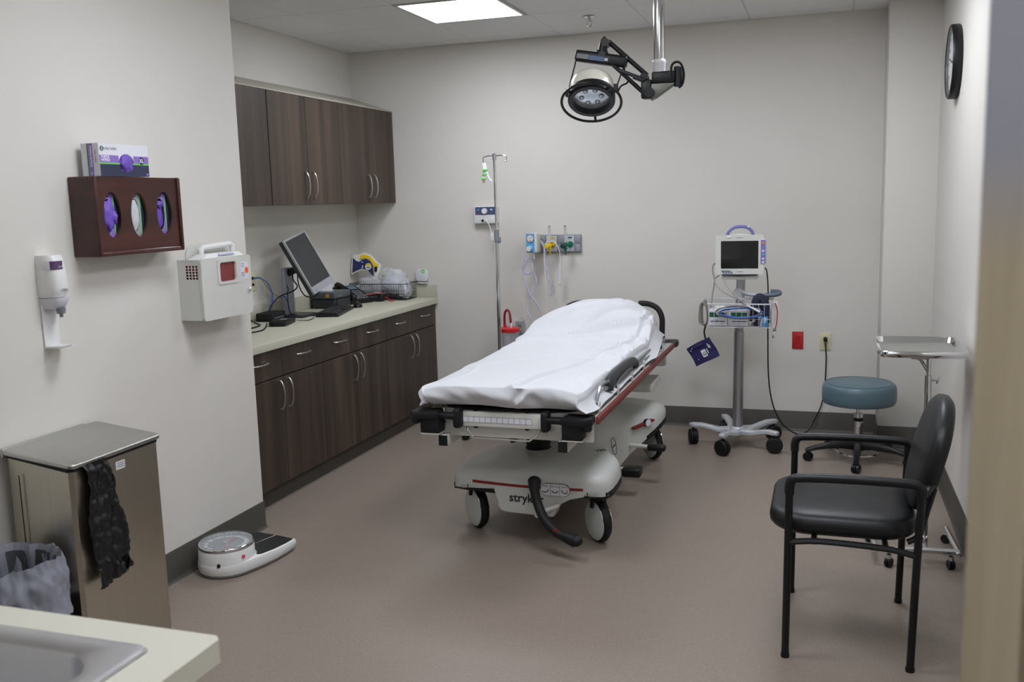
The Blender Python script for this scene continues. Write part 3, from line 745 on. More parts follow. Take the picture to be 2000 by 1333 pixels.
# ================================================================ rolling stool
so = thing('rolling_stool', (.195, 5.71, 0), 'round teal vinyl stool on a chrome post with five casters', 'stool')
C = V((.195, 5.71, 0))
b = MB(); b.lathe([(.02, .338), (.17, .338), (.196, .344), (.203, .36), (.205, .385), (.204, .425), (.199, .447), (.188, .459), (.178, .461), (.176, .460), (.172, .462), (.12, .468), (.05, .471), (.005, .472)], 48, rz(0, C)); seat = b.build('seat', TEAL, so, ang=50)
MB().torus(.181, .0022, rz(0, (C.x, C.y, .4615)), 48, 6).build('piping', TEAL, seat)
b = MB(); b.cyl((C.x, C.y, .26), (C.x, C.y, .34), .014, n=18); b.cyl((C.x, C.y, .325), (C.x, C.y, .338), .07, n=24); b.build('piston', CHROME, so)
b = MB(); b.cyl((C.x, C.y, .12), (C.x, C.y, .285), .0255, n=22, bev=.003); col = b.build('column', CHROME, so)
MB().cyl((C.x, C.y, .235), (C.x, C.y, .255), .027, n=22).build('black_band', BLK, col)
MB().loft([[(C.x+.0262*math.cos(a), C.y+.0262*math.sin(a), z) for a in [(-1.95+k*.1) for k in range(9)]] for z in (.205, .233)], False, False).build('column_label', CARD, col)
MB().torus(.115, .006, rz(0, (C.x, C.y, .05)), 48, 8).build('foot_ring', CHROME, so)
for k in range(3):
    a = .5+k*2*PI/3
    MB().tube([(C.x+.03*math.cos(a), C.y+.03*math.sin(a), .075), (C.x+.08*math.cos(a), C.y+.08*math.sin(a), .058), (C.x+.115*math.cos(a), C.y+.115*math.sin(a), .05)], .004, 6).build('ring_spoke', CHROME, so)
MB().cyl((C.x, C.y, .06), (C.x, C.y, .135), .036, .03, 20, bev=.004).build('hub', BLK, so)
def twin_caster(root, x, y, ang, R, zt, name='caster', halfw=.011, gap=.004, m=BLK):
    """twin-wheel caster: two discs with a stem and a hood"""
    n = V((math.cos(ang), math.sin(ang), 0)); c = V((x, y, R)); b = MB()
    for s in (-1, 1):
        A = along(c+n*s*gap, c+n*s*(gap+halfw*1.6))
        b.lathe([(R*.4, 0), (R-.004, 0), (R, .004), (R, halfw*1.1), (R*.9, halfw*1.5), (R*.5, halfw*1.6), (.003, halfw*1.6)], 22, A)
    o = b.build(name, m, root)
    b = MB(); b.cyl((x, y, R*1.2), (x, y, zt), .006, n=10); A = along(c-n*gap*.8, c+n*gap*.8)
    b.lathe([(.003, 0), (R*1.04, 0), (R*1.04, gap*1.6), (.003, gap*1.6)], 20, A); b.build('caster_stem', BLK, o)
for k in range(5):
    a = math.radians(267+72*k); d = V((math.cos(a), math.sin(a), 0)); p = V((-d.y, d.x, 0)); R = []
    for t, w, z, h in ((.02, .024, .088, .05), (.09, .022, .094, .042), (.17, .019, .090, .034), (.24, .0165, .078, .027), (.285, .016, .066, .024), (.297, .013, .063, .02)):
        q = C+d*t; R.append([q+p*w*cx+V((0, 0, z+h/2*cz)) for cx, cz in ((1, -.8), (1, .4), (.6, 1), (-.6, 1), (-1, .4), (-1, -.8), (-.6, -1), (.6, -1))])
    MB().loft(R).build('base_arm', BLK, so, ang=50)
    q = C+d*.283; twin_caster(so, q.x, q.y, a+1.2+k*.7, .026, .06)

# ================================================================ instrument stand
ms = thing('instrument_stand', (.415, 4.25, 0), 'chrome instrument stand with a flat steel tray beside the stool', 'instrument stand')
TC = V((.388, 4.405, .868))
def rl(w, h, r, z): return [(TC.x+x, TC.y+y, z) for x, y in rrect(w, h, r, 6)]
b = MB(); b.loft([rl(.3, .40, .02, .862), rl(.318, .418, .03, .864), rl(.33, .43, .035, .884), rl(.344, .444, .04, .889), rl(.348, .448, .042, .886), rl(.348, .448, .042, .880), rl(.342, .442, .04, .882), rl(.328, .428, .034, .860), rl(.31, .41, .03, .8585), rl(.29, .39, .02, .8585)])
bm_ = b; tr = None
tray = MB(); tray.loft([rl(.30, .40, .02, .8585), rl(.322, .422, .03, .860), rl(.334, .434, .036, .8825), rl(.340, .440, .04, .8845), rl(.348, .448, .042, .8835), rl(.349, .449, .042, .874), rl(.352, .452, .043, .874), rl(.352, .452, .043, .886), rl(.345, .445, .042, .889), rl(.334, .434, .036, .887), rl(.318, .418, .03, .866), rl(.30, .40, .02, .863)])
tray.build('tray', CHROME, ms, ang=50)
bm_.bm.free()
MB().loft([rl(.302, .402, .02, .8634), rl(.302, .402, .02, .8655)]).build('tray_floor', STEEL, ms)
b = MB(); b.cyl((.413, 4.22, .60), (.413, 4.22, .855), .0085, n=14); b.tube([(.413, 4.22, .80), (.385, 4.24, .845), (.35, 4.28, .857)], .007, 8); b.tube([(.413, 4.22, .845), (.42, 4.22, .857), (.42, 4.6, .857)], .007, 8); b.tube([(.35, 4.22, .857), (.35, 4.6, .857)], .007, 8); b.tube([(.35, 4.22, .857), (.42, 4.22, .857)], .007, 8); b.build('inner_post', CHROME, ms)
b = MB(); b.cyl((.418, 4.19, .06), (.413, 4.22, .785), .0135, n=18, bev=.002); b.build('outer_post', CHROME, ms)
b = MB(); b.cyl((.425, 4.215, .765), (.447, 4.212, .765), .004, n=8); b.tube([(.447, 4.212, .752), (.45, 4.212, .765), (.455, 4.212, .78)], .005, 8); b.build('wing_screw', CHROME, ms)
b = MB(); b.tube([(.215, 4.08, .055), (.24, 4.078, .066), (.40, 4.10, .066), (.545, 4.12, .062)], .0125, 12, sm=3); b.tube([(.418, 4.19, .062), (.418, 4.10, .066)], .013, 10); b.build('base_bar', CHROME, ms)
for x0, x1, y1 in ((.545, .525, 4.42), (.22, .205, 4.36)):
    b = MB(); b.tube([(x0, 4.09, .06), ((x0+x1)/2, 4.25, .062), (x1, y1, .062)], .012, 12, sm=3, flat=.8); b.build('base_leg', CHROME, ms)
for k, (x, y) in enumerate(((.272, 4.05), (.512, 4.085), (.527, 4.40), (.207, 4.34))):
    twin_caster(ms, x, y, 2.6+k*.8, .02, .058, halfw=.007, gap=.002)
    MB().cyl((x, y, .036), (x, y, .054), .011, n=12).build('caster_cup', CHROME, ms)

# ================================================================ vital signs monitor on a roll stand
vs_ = thing('vitals_monitor_cart', (-.505, 5.905, 0), 'vital signs monitor on a silver roll stand with basket', 'medical monitor')
VC = V((-.505, 5.905, 0))
ALU = mat('pale_cast_aluminium', (182, 184, 188), .4, .25, var=.02)
for k in range(5):
    a = math.radians(184+72*k); d = V((math.cos(a), math.sin(a), 0)); p = V((-d.y, d.x, 0)); R = []
    for t, w, z, h in ((.0, .05, .098, .03), (.07, .043, .098, .03), (.12, .026, .098, .03), (.17, .021, .112, .028), (.22, .021, .123, .026), (.275, .020, .123, .026), (.292, .018, .122, .024), (.297, .012, .121, .018)):
        q = VC+d*t; R.append([q+p*w*cx+V((0, 0, z+h/2*cz)) for cx, cz in ((1, -.8), (1, .55), (.75, 1), (-.75, 1), (-1, .55), (-1, -.8), (-.8, -1), (.8, -1))])
    MB().loft(R).build('base_arm', ALU, vs_, ang=50)
    q = VC+d*.272; twin_caster(vs_, q.x, q.y, math.radians(20+35*k), .048, .11, halfw=.014, gap=.004, m=BLKS)
b = MB(); b.cyl((VC.x, VC.y, .10), (VC.x+.004, VC.y, .72), .0315, .0315, 24); b.build('lower_post', SATIN, vs_)
b = MB(); b.cyl((VC.x+.003, VC.y, .70), (VC.x+.014, VC.y, 1.06), .0275, .0275, 24); b.build('upper_post', SATIN, vs_)
MB().cyl((VC.x, VC.y, .108), (VC.x, VC.y, .122), .046, .04, 24, bev=.003).build('post_collar', ALU, vs_)
# monitor head
MO = V((-.493, 5.82, 0))
head = MB(); head.box((MO.x, MO.y+.055, 1.195), (.276, .10, .225), .014, 3); hd_ = head.build('monitor_housing', GREYW, vs_)
b = MB(frame((MO.x, MO.y-.006, 1.195), (1, 0, 0), (0, 0, 1))); b.plate(rrect(.282, .236, .012), [rrect(.219, .166, .004)[::-1]], -.008, .008); b.build('bezel', GREYW, vs_, ang=40)
MB().bb(MO.x-.112, MO.x+.112, MO.y-.003, MO.y+.004, 1.11, 1.28).build('screen', SCREEN, vs_)
b = MB(frame((MO.x, MO.y-.012, 1.083), (1, 0, 0), (0, 0, 1))); b.prism([(-.11, -.004), (.11, -.004), (.1, -.012), (0, -.017), (-.1, -.012)], -.02, .004); b.build('lower_lip', DGREY, vs_)
MB().bb(MO.x-.105, MO.x+.105, MO.y+.0, MO.y+.1, 1.045, 1.072, .006).build('mounting_tray', GREYW, vs_)
side = MB(); side.box((MO.x+.137, MO.y-.004, 1.213), (.034, .03, .15), .006, 2); side.build('button_strip_housing', GREYW, vs_)
bs = MB().bb(MO.x+.124, MO.x+.151, MO.y-.0205, MO.y-.018, 1.145, 1.283).build('button_strip', VIOLET, vs_)
for z, m_ in ((1.265, mat('orange_key', (214, 120, 60), .5)), (1.218, CARD), (1.196, mat('turquoise_key', (80, 170, 180), .5)), (1.172, CARD), (1.152, CARD)):
    MB(frame((MO.x+.1375, MO.y-.0205, z), (1, 0, 0), (0, 0, 1))).prism(ellipse(.0085 if z > 1.25 else .0075, .0075 if z > 1.25 else .006, 18), 0, .0016).build('key', m_, bs)
b = MB(frame((MO.x-.072, MO.y-.0135, 1.094), (1, 0, 0), (0, 0, 1))); b.prism([(-.038, .008), (.01, .008), (.026, .002), (.036, -.010), (-.022, -.010)], 0, .002); kp = b.build('control_patch', SLATE, vs_)
for x in (-.012, .003, .017): MB(frame((MO.x-.072+x, MO.y-.0155, 1.091), (1, 0, 0), (0, 0, 1))).prism(ellipse(.0032, .003, 12), 0, .0012).build('indicator', WINK, kp)
b = MB(); b.tube([(MO.x-.080, MO.y+.04, 1.30), (MO.x-.068, MO.y+.04, 1.333), (MO.x-.035, MO.y+.04, 1.356), (MO.x, MO.y+.04, 1.361), (MO.x+.035, MO.y+.04, 1.357), (MO.x+.066, MO.y+.04, 1.335), (MO.x+.078, MO.y+.04, 1.30)], .0095, 10, sm=5); b.build('carry_handle', VIOLET, vs_)
b = MB(frame((MO.x, MO.y+.04, 1.303), (1, 0, 0), (0, 0, 1))); b.prism([(-.085, 0), (.085, 0), (.05, .012), (0, .018), (-.05, .012)], -.02, .02, None, .003); b.build('handle_base', GREYW, vs_)
MB().box((MO.x-.062, MO.y-.012, 1.302), (.022, .014, .012), .003, 2, ).build('clip', WHITEP, vs_)
MB().bb(MO.x+.043, MO.x+.052, MO.y+.03, MO.y+.04, 1.355, 1.368, .002).build('clip', WHITEP, vs_)
for x, z, w in ((-.012, 1.2965, .012), (.004, 1.2965, .012), (.016, 1.2965, .006), (-.016, 1.0935, .006), (.006, 1.0935, .028)): MB().bb(MO.x+x-w/2, MO.x+x+w/2, MO.y-.0146, MO.y-.014, z-.0022, z+.0022).build('faint_print', GREY, vs_)
# push handle
b = MB(); b.tube([(VC.x+.02, VC.y-.01, .965), (VC.x+.05, VC.y-.05, .958), (VC.x+.11, VC.y-.07, .952), (VC.x+.16, VC.y-.072, .950)], .015, 10, sm=4, flat=.9); b.tube([(VC.x, VC.y, .955), (VC.x-.0, VC.y-.03, .955)], .035, 12); b.build('handle_bracket', ALU, vs_)
b = MB(); b.tube([(VC.x+.155, VC.y-.072, .950), (VC.x+.205, VC.y-.068, .952), (VC.x+.238, VC.y-.05, .957), (VC.x+.243, VC.y-.025, .962), (VC.x+.225, VC.y-.005, .965), (VC.x+.19, VC.y+.0, .966)], .0145, 12, sm=5); b.build('push_handle', SLATE, vs_)
# wire basket
BX0, BX1, BY0, BY1, BZ0, BZ1 = -.672, -.30, 5.72, 5.865, .768, .928
b = MB()
for z in (BZ1, BZ1-.004): b.tube([(BX0, BY0, z-(.018)), (BX1, BY0, z-.018), (BX1+.004, BY1, z), (BX0-.004, BY1, z)], .0022, 6, closed=True)
for z in (BZ0, BZ0+.05): b.tube([(BX0+.008, BY0, z), (BX1-.008, BY0, z), (BX1-.008, BY1, z), (BX0+.008, BY1, z)], .0018, 6, closed=True)
for k in range(12):
    x = BX0+.008+(BX1-BX0-.016)*k/11
    b.tube([(x, BY0, BZ1-.018), (x, BY0, BZ0), (x, BY1, BZ0), (x, BY1, BZ1)], .0015, 6)
for k in range(1, 5):
    y = BY0+(BY1-BY0)*k/5
    b.tube([(BX0, y, BZ1-.012), (BX0+.008, y, BZ0), (BX1-.008, y, BZ0), (BX1, y, BZ1-.012)], .0015, 6)
b.build('wire_basket', mat('white_coated_wire', (200, 202, 206), .4), vs_)
# things lying in the basket
for k, x in enumerate((-.610, -.486)):
    bx = MB(); bx.box((x, 5.768, .823), (.108, .075, .100), .004, 1)
    o = bx.build('wipes_box', CARD); tag(o, ['small white carton with a green band at the left of the cart basket', 'small white carton with a green band in the middle of the cart basket'][k], 'box', 'cartons in the cart basket'); o['_o'] = tuple(o.location)
    MB().bb(x-.05, x+.05, 5.7295, 5.7303, .828, .857).build('green_band', mat('bottle_green_print', (24, 84, 58), .5), o)
    MB().bb(x-.042, x+.042, 5.7293, 5.7303, .80, .8055).build('text_line', INK, o)
    for z in (.788, .779): MB().bb(x-.04, x+.036, 5.7295, 5.7303, z, z+.0018).build('text_line', GREY, o)
    MB().box((x+.01, 5.775, .882), (.06, .05, .018), .006, 2).build('wipe', WHITEP, o)
pb = MB()
pb.tube([(-.41, 5.785, .80), (-.40, 5.78, .87), (-.385, 5.785, .925), (-.365, 5.79, .935), (-.345, 5.785, .90), (-.33, 5.78, .84), (-.325, 5.775, .79)], lambda t: .02+.012*math.sin(t*PI), 10, sm=4)
o = tag(pb.build('cuff_pouch', mat('dark_navy_cloth', (26, 30, 52), .7, bump=.2)), 'dark navy rolled cuff stuffed into the right of the cart basket', 'cuff')
o = tag(MB().box((-.335, 5.738, .803), (.032, .012, .06), .004, 2).build('sensor_packet', mat('bright_blue_film', (52, 140, 206), .3)), 'bright blue sensor packet at the right end of the cart basket', 'packet'); o['_o'] = tuple(o.location)
MB().box((-.338, 5.7305, .812), (.014, .003, .03), .001, 1).build('paper_label', CARD, o)
b = MB(); b.box((-.392, 5.745, .80), (.045, .008, .05), .002, 1)
o = tag(b.build('lead_pouch', mat('black_cloth', (22, 20, 22), .7)), 'small black pouch standing beside the blue packet in the basket', 'pouch'); o['_o'] = tuple(o.location)
b = MB(frame((-.398, 5.740, .808), (1, 0, 0), (0, 0, 1))); b.prism([(-.018, -.012), (.006, -.004), (-.004, .018)], 0, .001); b.build('white_tab', CARD, o)
# coiled lead hanging over the basket front
def coil(name, m, pts, r, label, cat='cable', loops=None, sm=6, closed=False):
    b = MB(); b.tube(pts, r, 6, sm=sm, closed=closed); return tag(b.build(name, m, ang=80), label, cat)
def oval(cx, y, cz, a, bb, k, n=14, ph=0):
    return [(cx+(a+.003*j)*math.cos(2*PI*i/n+ph), y-.0035*j, cz+(bb+.003*j)*math.sin(2*PI*i/n+ph)+.002*math.sin(i*2.1+j)) for j in range(k) for i in range(n)]
coil('sensor_cable', GCAB, [(-.60, 5.80, 1.08), (-.56, 5.76, 1.01), (-.50, 5.73, .95), (-.45, 5.712, .91)]+oval(-.49, 5.712, .862, .125, .032, 3, ph=.5), .0028, 'thin grey sensor lead looped over the front of the cart basket')
coil('sensor_cable', BLUEC, [(-.37, 5.705, .78), (-.36, 5.7, .82)]+oval(-.47, 5.701, .858, .125, .026, 2, ph=-.3)+[(-.36, 5.692, .85)], .0036, 'blue sensor cable looped flat against the cart basket')
coil('sensor_probe', WHITEP, [(-.44, 5.692, .905), (-.40, 5.69, .885), (-.365, 5.69, .866)], lambda t: .004+.004*t, 'slim white probe lying across the cart basket front', 'probe')
b = MB(); 
for j in range(5): b.tube([(BX0-.018-.004*j, 5.79-.012*j, .93-.004*j), (BX0-.036-.003*j, 5.785-.012*j, .88), (BX0-.034-.004*j, 5.785-.012*j, .80), (BX0-.020-.002*j, 5.79-.012*j, .765+.004*j), (BX0-.006, 5.79-.012*j, .80), (BX0-.008, 5.79-.012*j, .88)], .004, 6, closed=True, sm=4)
b.tube([(-.618, 5.86, 1.125), (-.646, 5.83, 1.14), (-.652, 5.82, 1.10), (-.64, 5.82, 1.04), (-.648, 5.81, .98), (-.655, 5.80, .92), (-.66, 5.785, .88)], .0045, 6, sm=6)
tag(b.build('pressure_hose', mat('grey_air_hose', (138, 134, 126), .5), ang=80), 'grey air hose coiled on the left end of the cart basket', 'hose')
b = MB()
b.tube([(-.615, 5.84, 1.07), (-.64, 5.81, 1.04), (-.60, 5.77, .99), (-.54, 5.75, .955), (-.49, 5.75, .935), (-.44, 5.74, .92), (-.40, 5.76, .90)], .0032, 6, sm=6)
tag(b.build('ecg_trunk_cable', GCAB, ang=80), 'grey cable drooping from the monitor across the post into the basket', 'cable')
leads = [WHITEP, RED, mat('dark_green_lead', (40, 70, 60), .5), BLK]
b = MB()
for j in range(4): b.tube([(BX1+.012+.004*j, 5.76+.01*j, .918), (BX1+.026+.004*j, 5.755+.01*j, .87), (BX1+.024-.003*j, 5.76+.01*j, .80), (BX1+.016, 5.76+.01*j, .757), (BX1+.006, 5.76+.01*j, .80), (BX1+.007, 5.76+.01*j, .87)], .0028, 6, closed=True, sm=4)
b.tube([(BX1+.02, 5.76, .76), (BX1+.018, 5.757, .735), (BX1+.012, 5.757, .715)], .005, 6); lb = tag(b.build('ecg_lead_bundle', WHITEP, ang=80), 'bundle of white and red leads hanging on the right end of the basket', 'cable'); lb['_o'] = tuple(lb.location)
b = MB(); b.tube([(BX1+.018, 5.752, .915), (BX1+.032, 5.75, .87), (BX1+.03, 5.752, .80), (BX1+.02, 5.752, .757)], .003, 6, sm=5); b.build('red_lead', RED, lb)
b = MB(); b.ball((BX1+.018, 5.755, .752), (.012, .008, .009), 10, 6).ball((BX1+.01, 5.756, .712), (.006, .006, .012), 10, 6); b.build('lead_clip', GREY, lb)
# blood pressure cuff
CM = frame((-.705, 5.80, .598), (.42, 0, -.907+0*1), (.907, 0, .42))
CM = frame((-.706, 5.80, .606), (.86, 0, .46), (-.46, 0, .86))
cf = thing('blood_pressure_cuff', (-.706, 5.80, .5), 'navy blood pressure cuff size 13 dangling from the monitor cart', 'cuff')
def cuffp(u, v):
    x = -.078+.156*u; y = -.066+.132*v
    x += .003*math.sin(v*5); y += .003*math.sin(u*4+1)-(.014*max(0, .6-u) if v > .5 else 0)*(v-.5)*2
    return CM @ V((x, y, .003*math.sin(u*PI)+.002*math.sin(v*6+u*3)))
b = MB(); b.grid(cuffp, 16, 14, .009); b.build('cuff', NAVYF, cf, ang=50)
b = MB(CM @ Matrix.Rotation(.02, 4, 'Z')); b.box((-.012, .046, .012), (.07, .022, .012), .005, 2); b.build('bladder_fold', NAVYF, cf)
TM = CM @ Matrix.Translation((.004, -.012, .0135))
MB(TM).prism(rrect(.030, .046, .003), -.003, .0015).build('size_label', CARD, cf)
text('lettering', '13', .03, TM @ Matrix.Translation((0, -.002, .0016)) @ Matrix.Rotation(-PI/2, 4, 'Z'), INK, cf, bold=.0006, sx=.85)
for x, y, w in ((.045, .02, .03), (.052, .012, .022), (.028, -.008, .03)): MB(CM @ Matrix.Translation((x, y, .0105))).bb(-.0022, .0022, -w/2, w/2, -.003, .002).build('faint_print', WINK, cf)
for x, y in ((-.05, .046), (-.062, .036), (-.045, -.032)): MB(CM @ Matrix.Translation((x, y, .0125))).prism(ellipse(.003, .003, 10), -.003, .0015).build('print_mark', WINK, cf)
b = MB(); b.tube([(-.69, 5.79, .765), (-.698, 5.79, .73), (-.692, 5.795, .69), (-.683, 5.80, .655)], .005, 8, sm=5); b.build('cuff_hose', BLK, cf)

# ================================================================ power outlets and cord
def duplex(x, z, m, label, name):
    t = thing(name, (x, YB, z-.057), label, 'outlet')
    M = frame((x, YB, z), (1, 0, 0), (0, 0, 1))
    MB(M).prism(rrect(.070, .115, .004), 0, .006, None, .0025).build('cover_plate', m, t)
    for s in (-1, 1):
        f = MB(M).prism([(p[0], p[1]+s*.0195) for p in rrect(.034, .029, .0125)], .005, .0078).build('socket_face', m, t)
        for q in (-.006, .006): MB(M).bb(q-.001, q+.001, s*.0195, s*.0195+.008, .007, .0081).build('slot', BLK, f)
        MB(M @ Matrix.Translation((0, s*.0195-.006, .0))).prism(ellipse(.0024, .0024, 10), .007, .0081).build('slot', BLK, f)
    MB(M).prism(ellipse(.003, .003, 10), .005, .0072).build('screw', m, t)
    return t
duplex(-.166, .603, RED, 'bright red emergency power outlet on the back wall', 'power_outlet')
duplex(.005, .598, IVORY, 'ivory power outlet with a black plug above the stool', 'power_outlet')
b = MB(); b.tube([(-.345, 5.86, 1.112), (-.335, 5.83, 1.09), (-.328, 5.83, 1.02), (-.325, 5.83, .9), (-.325, 5.84, .7), (-.322, 5.90, .45), (-.305, 6.0, .27), (-.265, 6.08, .14), (-.21, 6.14, .06), (-.15, 6.22, .012), (-.09, 6.29, .02), (-.05, 6.325, .09), (-.01, 6.335, .19), (.008, 6.338, .33), (.012, 6.336, .48), (.008, 6.325, .56), (.005, 6.322, .595)], .0042, 8, sm=8); pc = b.build('power_cord', BLK, vs_, ang=80)
b = MB(); b.box((.005, 6.338, .615), (.024, .034, .03), .006, 2); b.build('plug', BLK, pc)
# ================================================================ ceiling-mounted examination lamp
el = thing('examination_lamp', (-.735, 4.4, ZC), 'cream examination lamp on a black folding arm hanging from the ceiling', 'lamp')
PX, PY = -.734, 4.4
b = MB(); b.cyl((PX, PY, 2.15), (PX, PY, ZC-.03), .0255, n=28); b.build('ceiling_pole', CHROME, el)
MB().cyl((PX, PY, ZC-.035), (PX, PY, ZC), .085, .095, 32, bev=.006).build('ceiling_plate', WHITEP, el)
MB().lathe([(.0258, 2.165), (.031, 2.158), (.032, 2.15), (.0285, 2.143), (.0275, 2.108), (.01, 2.105)], 28, rz(0, (PX, PY, 0))).build('sleeve', mat('clear_white_sleeve', (214, 214, 218), .18, .3), el)
b = MB(); b.box((PX+.022, PY, 2.084), (.105, .06, .052), .008, 2); b.cyl((PX+.086, PY, 2.04), (PX+.086, PY, 2.128), .021, n=18, bev=.003); b.build('swivel_block', BLK, el)
b = MB(frame((PX, PY-.02, 0), (1, 0, 0), (0, 0, 1))); b.prism([(-.036, 2.058), (.075, 2.058), (.066, 2.045), (-.012, 1.995), (-.036, 1.985)], -.04, 0, None, .004); b.build('gusset_plate', mat('olive_grey_metal', (108, 110, 100), .4, .3), el)
b = MB(); b.tube([(PX+.062, PY-.03, 2.06), (PX+.06, PY-.035, 2.12), (PX+.075, PY-.035, 2.142), (PX+.10, PY-.03, 2.138), (PX+.113, PY-.02, 2.10), (PX+.108, PY-.01, 2.055), (PX+.09, PY, 2.035)], .0055, 8, sm=5); b.build('cable_loop', BLK, el)
EB = V((-.80, PY, 2.05))
b = MB(); b.box((-.79, PY, 2.036), (.048, .055, .085), .008, 2, rz(0)); b.cyl((-.775, PY-.035, 2.02), (-.775, PY+.035, 2.02), .022, n=16); b.cyl((-.80, PY-.035, 2.09), (-.80, PY+.035, 2.09), .016, n=16); b.build('elbow', BLK, el)
for (p, q, r, nm, m_) in (((-.79, PY+.012, 2.10), (-.968, PY+.012, 2.262), .0115, 'arm_tube', BLKM), ((-.805, PY-.012, 2.022), (-.985, PY-.012, 2.195), .0095, 'arm_tube', BLKM),
                    ((-.795, PY-.028, 2.077), (-.91, PY-.03, 2.125), .0085, 'gas_spring', DGREY), ((-.80, PY-.028, 2.075), (-.845, PY-.029, 2.094), .0115, 'spring_body', DGREY)):
    MB().cyl(p, q, r, n=14).build(nm, m_, el)
b = MB(); b.tube([(-.972, PY, 2.268), (-.985, PY, 2.258), (-.992, PY, 2.23), (-.996, PY, 2.205)], .021, 12, sm=3); b.cyl((-.975, PY-.03, 2.255), (-.975, PY+.03, 2.255), .018, n=14); b.cyl((-.992, PY-.026, 2.202), (-.992, PY+.026, 2.202), .016, n=14); b.build('upper_knuckle', BLK, el)
HM = frame((-1.0, PY, 2.186), (.956, 0, -.19), (.19, 0, .956))
b = MB(HM); b.box((0, 0, 0), (.245, .052, .05), .012, 3); b.box((-.0, .028, 0), (.05, .02, .03), .005, 2); hs = b.build('yoke_housing', BLK, el)
MB(HM).bb(-.112, -.055, -.012, .008, .0245, .0262).build('grey_name_plate', GREY, hs)
MB(HM).bb(-.053, .018, -.013, .007, .0245, .0262).build('blue_name_plate', mat('steel_blue_plate', (52, 84, 134), .35), hs)
MB(HM).bb(.021, .037, -.009, .003, .0245, .0262).build('switch', CARD, hs)
# lamp head
ln = V((.09, -.55, -.83)).normalized()
RC = V((-1.035, PY-.06, 1.998))
side = V((1, 0, 0)); side = (side-ln*side.dot(ln)).normalized(); side = (side+V((0, 0, -.10))).normalized(); side = (side-ln*side.dot(ln)).normalized()
LM = frame(RC, side, (-ln).cross(side))   # z axis points up and away from the opening
b = MB(LM); b.lathe([(.1045, .03), (.1055, .035), (.1035, .070), (.099, .092), (.090, .108), (.078, .117), (.055, .122), (.002, .123)], 44); b.build('lamp_shell', CREAMM, el, ang=60)
b = MB(LM); b.lathe([(.086, -.012), (.104, -.012), (.1085, -.006), (.1085, .033), (.104, .037), (.09, .035), (.086, .025)], 44, cap=False)
b.loft([[(.086*math.cos(2*PI*k/44), .086*math.sin(2*PI*k/44), z) for k in range(44)] for z in (-.012, .026)], False); b.build('bezel', BLKM, el, ang=50)
b = MB(LM); b.lathe([(.0865, .02), (.07, .026), (.04, .030), (.002, .032)], 40); b.build('lens', GLASSL, el, ang=70)
b = MB(LM); 
for k in range(6): 
    a = k*PI/3; b.lathe([(.003, .012), (.011, .016), (.016, .026), (.016, .03)], 14, Matrix.Translation((.045*math.cos(a), .045*math.sin(a), 0)))
b.build('lens_facets', mat('silver_reflector', (190, 196, 200), .25, .8, var=.2), el)
MB().torus(.136, .0062, LM @ Matrix.Translation((0, 0, -.014)), 56, 10).build('grip_ring', BLKM, el)
for a in (-2.42, -.72, 1.57):
    c, s_ = math.cos(a), math.sin(a)
    MB(LM).cyl((.106*c, .106*s_, .0), (.136*c, .136*s_, -.014), .006, n=8).build('grip_spoke', BLKM, el)
for sg, hx in ((-1, -.117), (1, .112)):
    top = HM @ V((hx, -.01, .0)); piv = LM @ V((sg*.112, .0, .055))
    MB().cyl(top, piv, .0035, n=8).build('yoke_rod', BLKM, el)
    MB().box((0, 0, 0), (.018, .022, .038), .003, 2, Matrix.Translation(piv)).cyl(piv, LM @ V((sg*.10, 0, .055)), .008, n=10).build('pivot_block', BLK, el)
p1 = HM @ V((.105, 0, -.02)); p2 = LM @ V((.115, 0, .05))
b = MB(); b.tube([p1, p1+V((.004, -.01, -.05)), p1+V((.02, -.02, -.09)), p2+V((.022, -.01, .01)), p2+V((.006, 0, -.012))], .004, 8, sm=5); b.build('lamp_cable', BLK, el)

# ================================================================ wall clock
wc = thing('wall_clock', (.6, 5.27, 2.0), 'round black-rimmed wall clock on the right wall', 'clock')
KM = frame((XR, 5.28, 2.172), (0, -1, 0), (0, 0, 1))
b = MB(KM); b.lathe([(.16, 0), (.176, .0), (.180, .006), (.180, .036), (.176, .044), (.168, .045), (.162, .040), (.160, .03)], 60, cap=False); b.lathe([(.16, .002), (.002, .002)], 60); b.build('rim', BLK, wc, ang=50)
MB(KM).prism(ellipse(.161, .161, 60), .004, .028).build('face', WHITEP, wc)
for k in range(12):
    a = PI/2-k*PI/6; text('numeral', str(12 if k == 0 else k), .03, KM @ Matrix.Translation((.128*math.cos(a), .128*math.sin(a), .0285)), INK, wc)
for a, L_, w in ((-.2, .08, .005), (2.9, .115, .0035)):
    MB(KM @ Matrix.Rotation(a, 4, 'Z')).bb(-.02, L_, -w, w, .030, .0315).build('hand', BLK, wc)
MB(KM).prism(ellipse(.161, .161, 60), .0405, .0415).build('glass', mat('clock_glass', (240, 242, 244), .05, alpha=.12), wc)

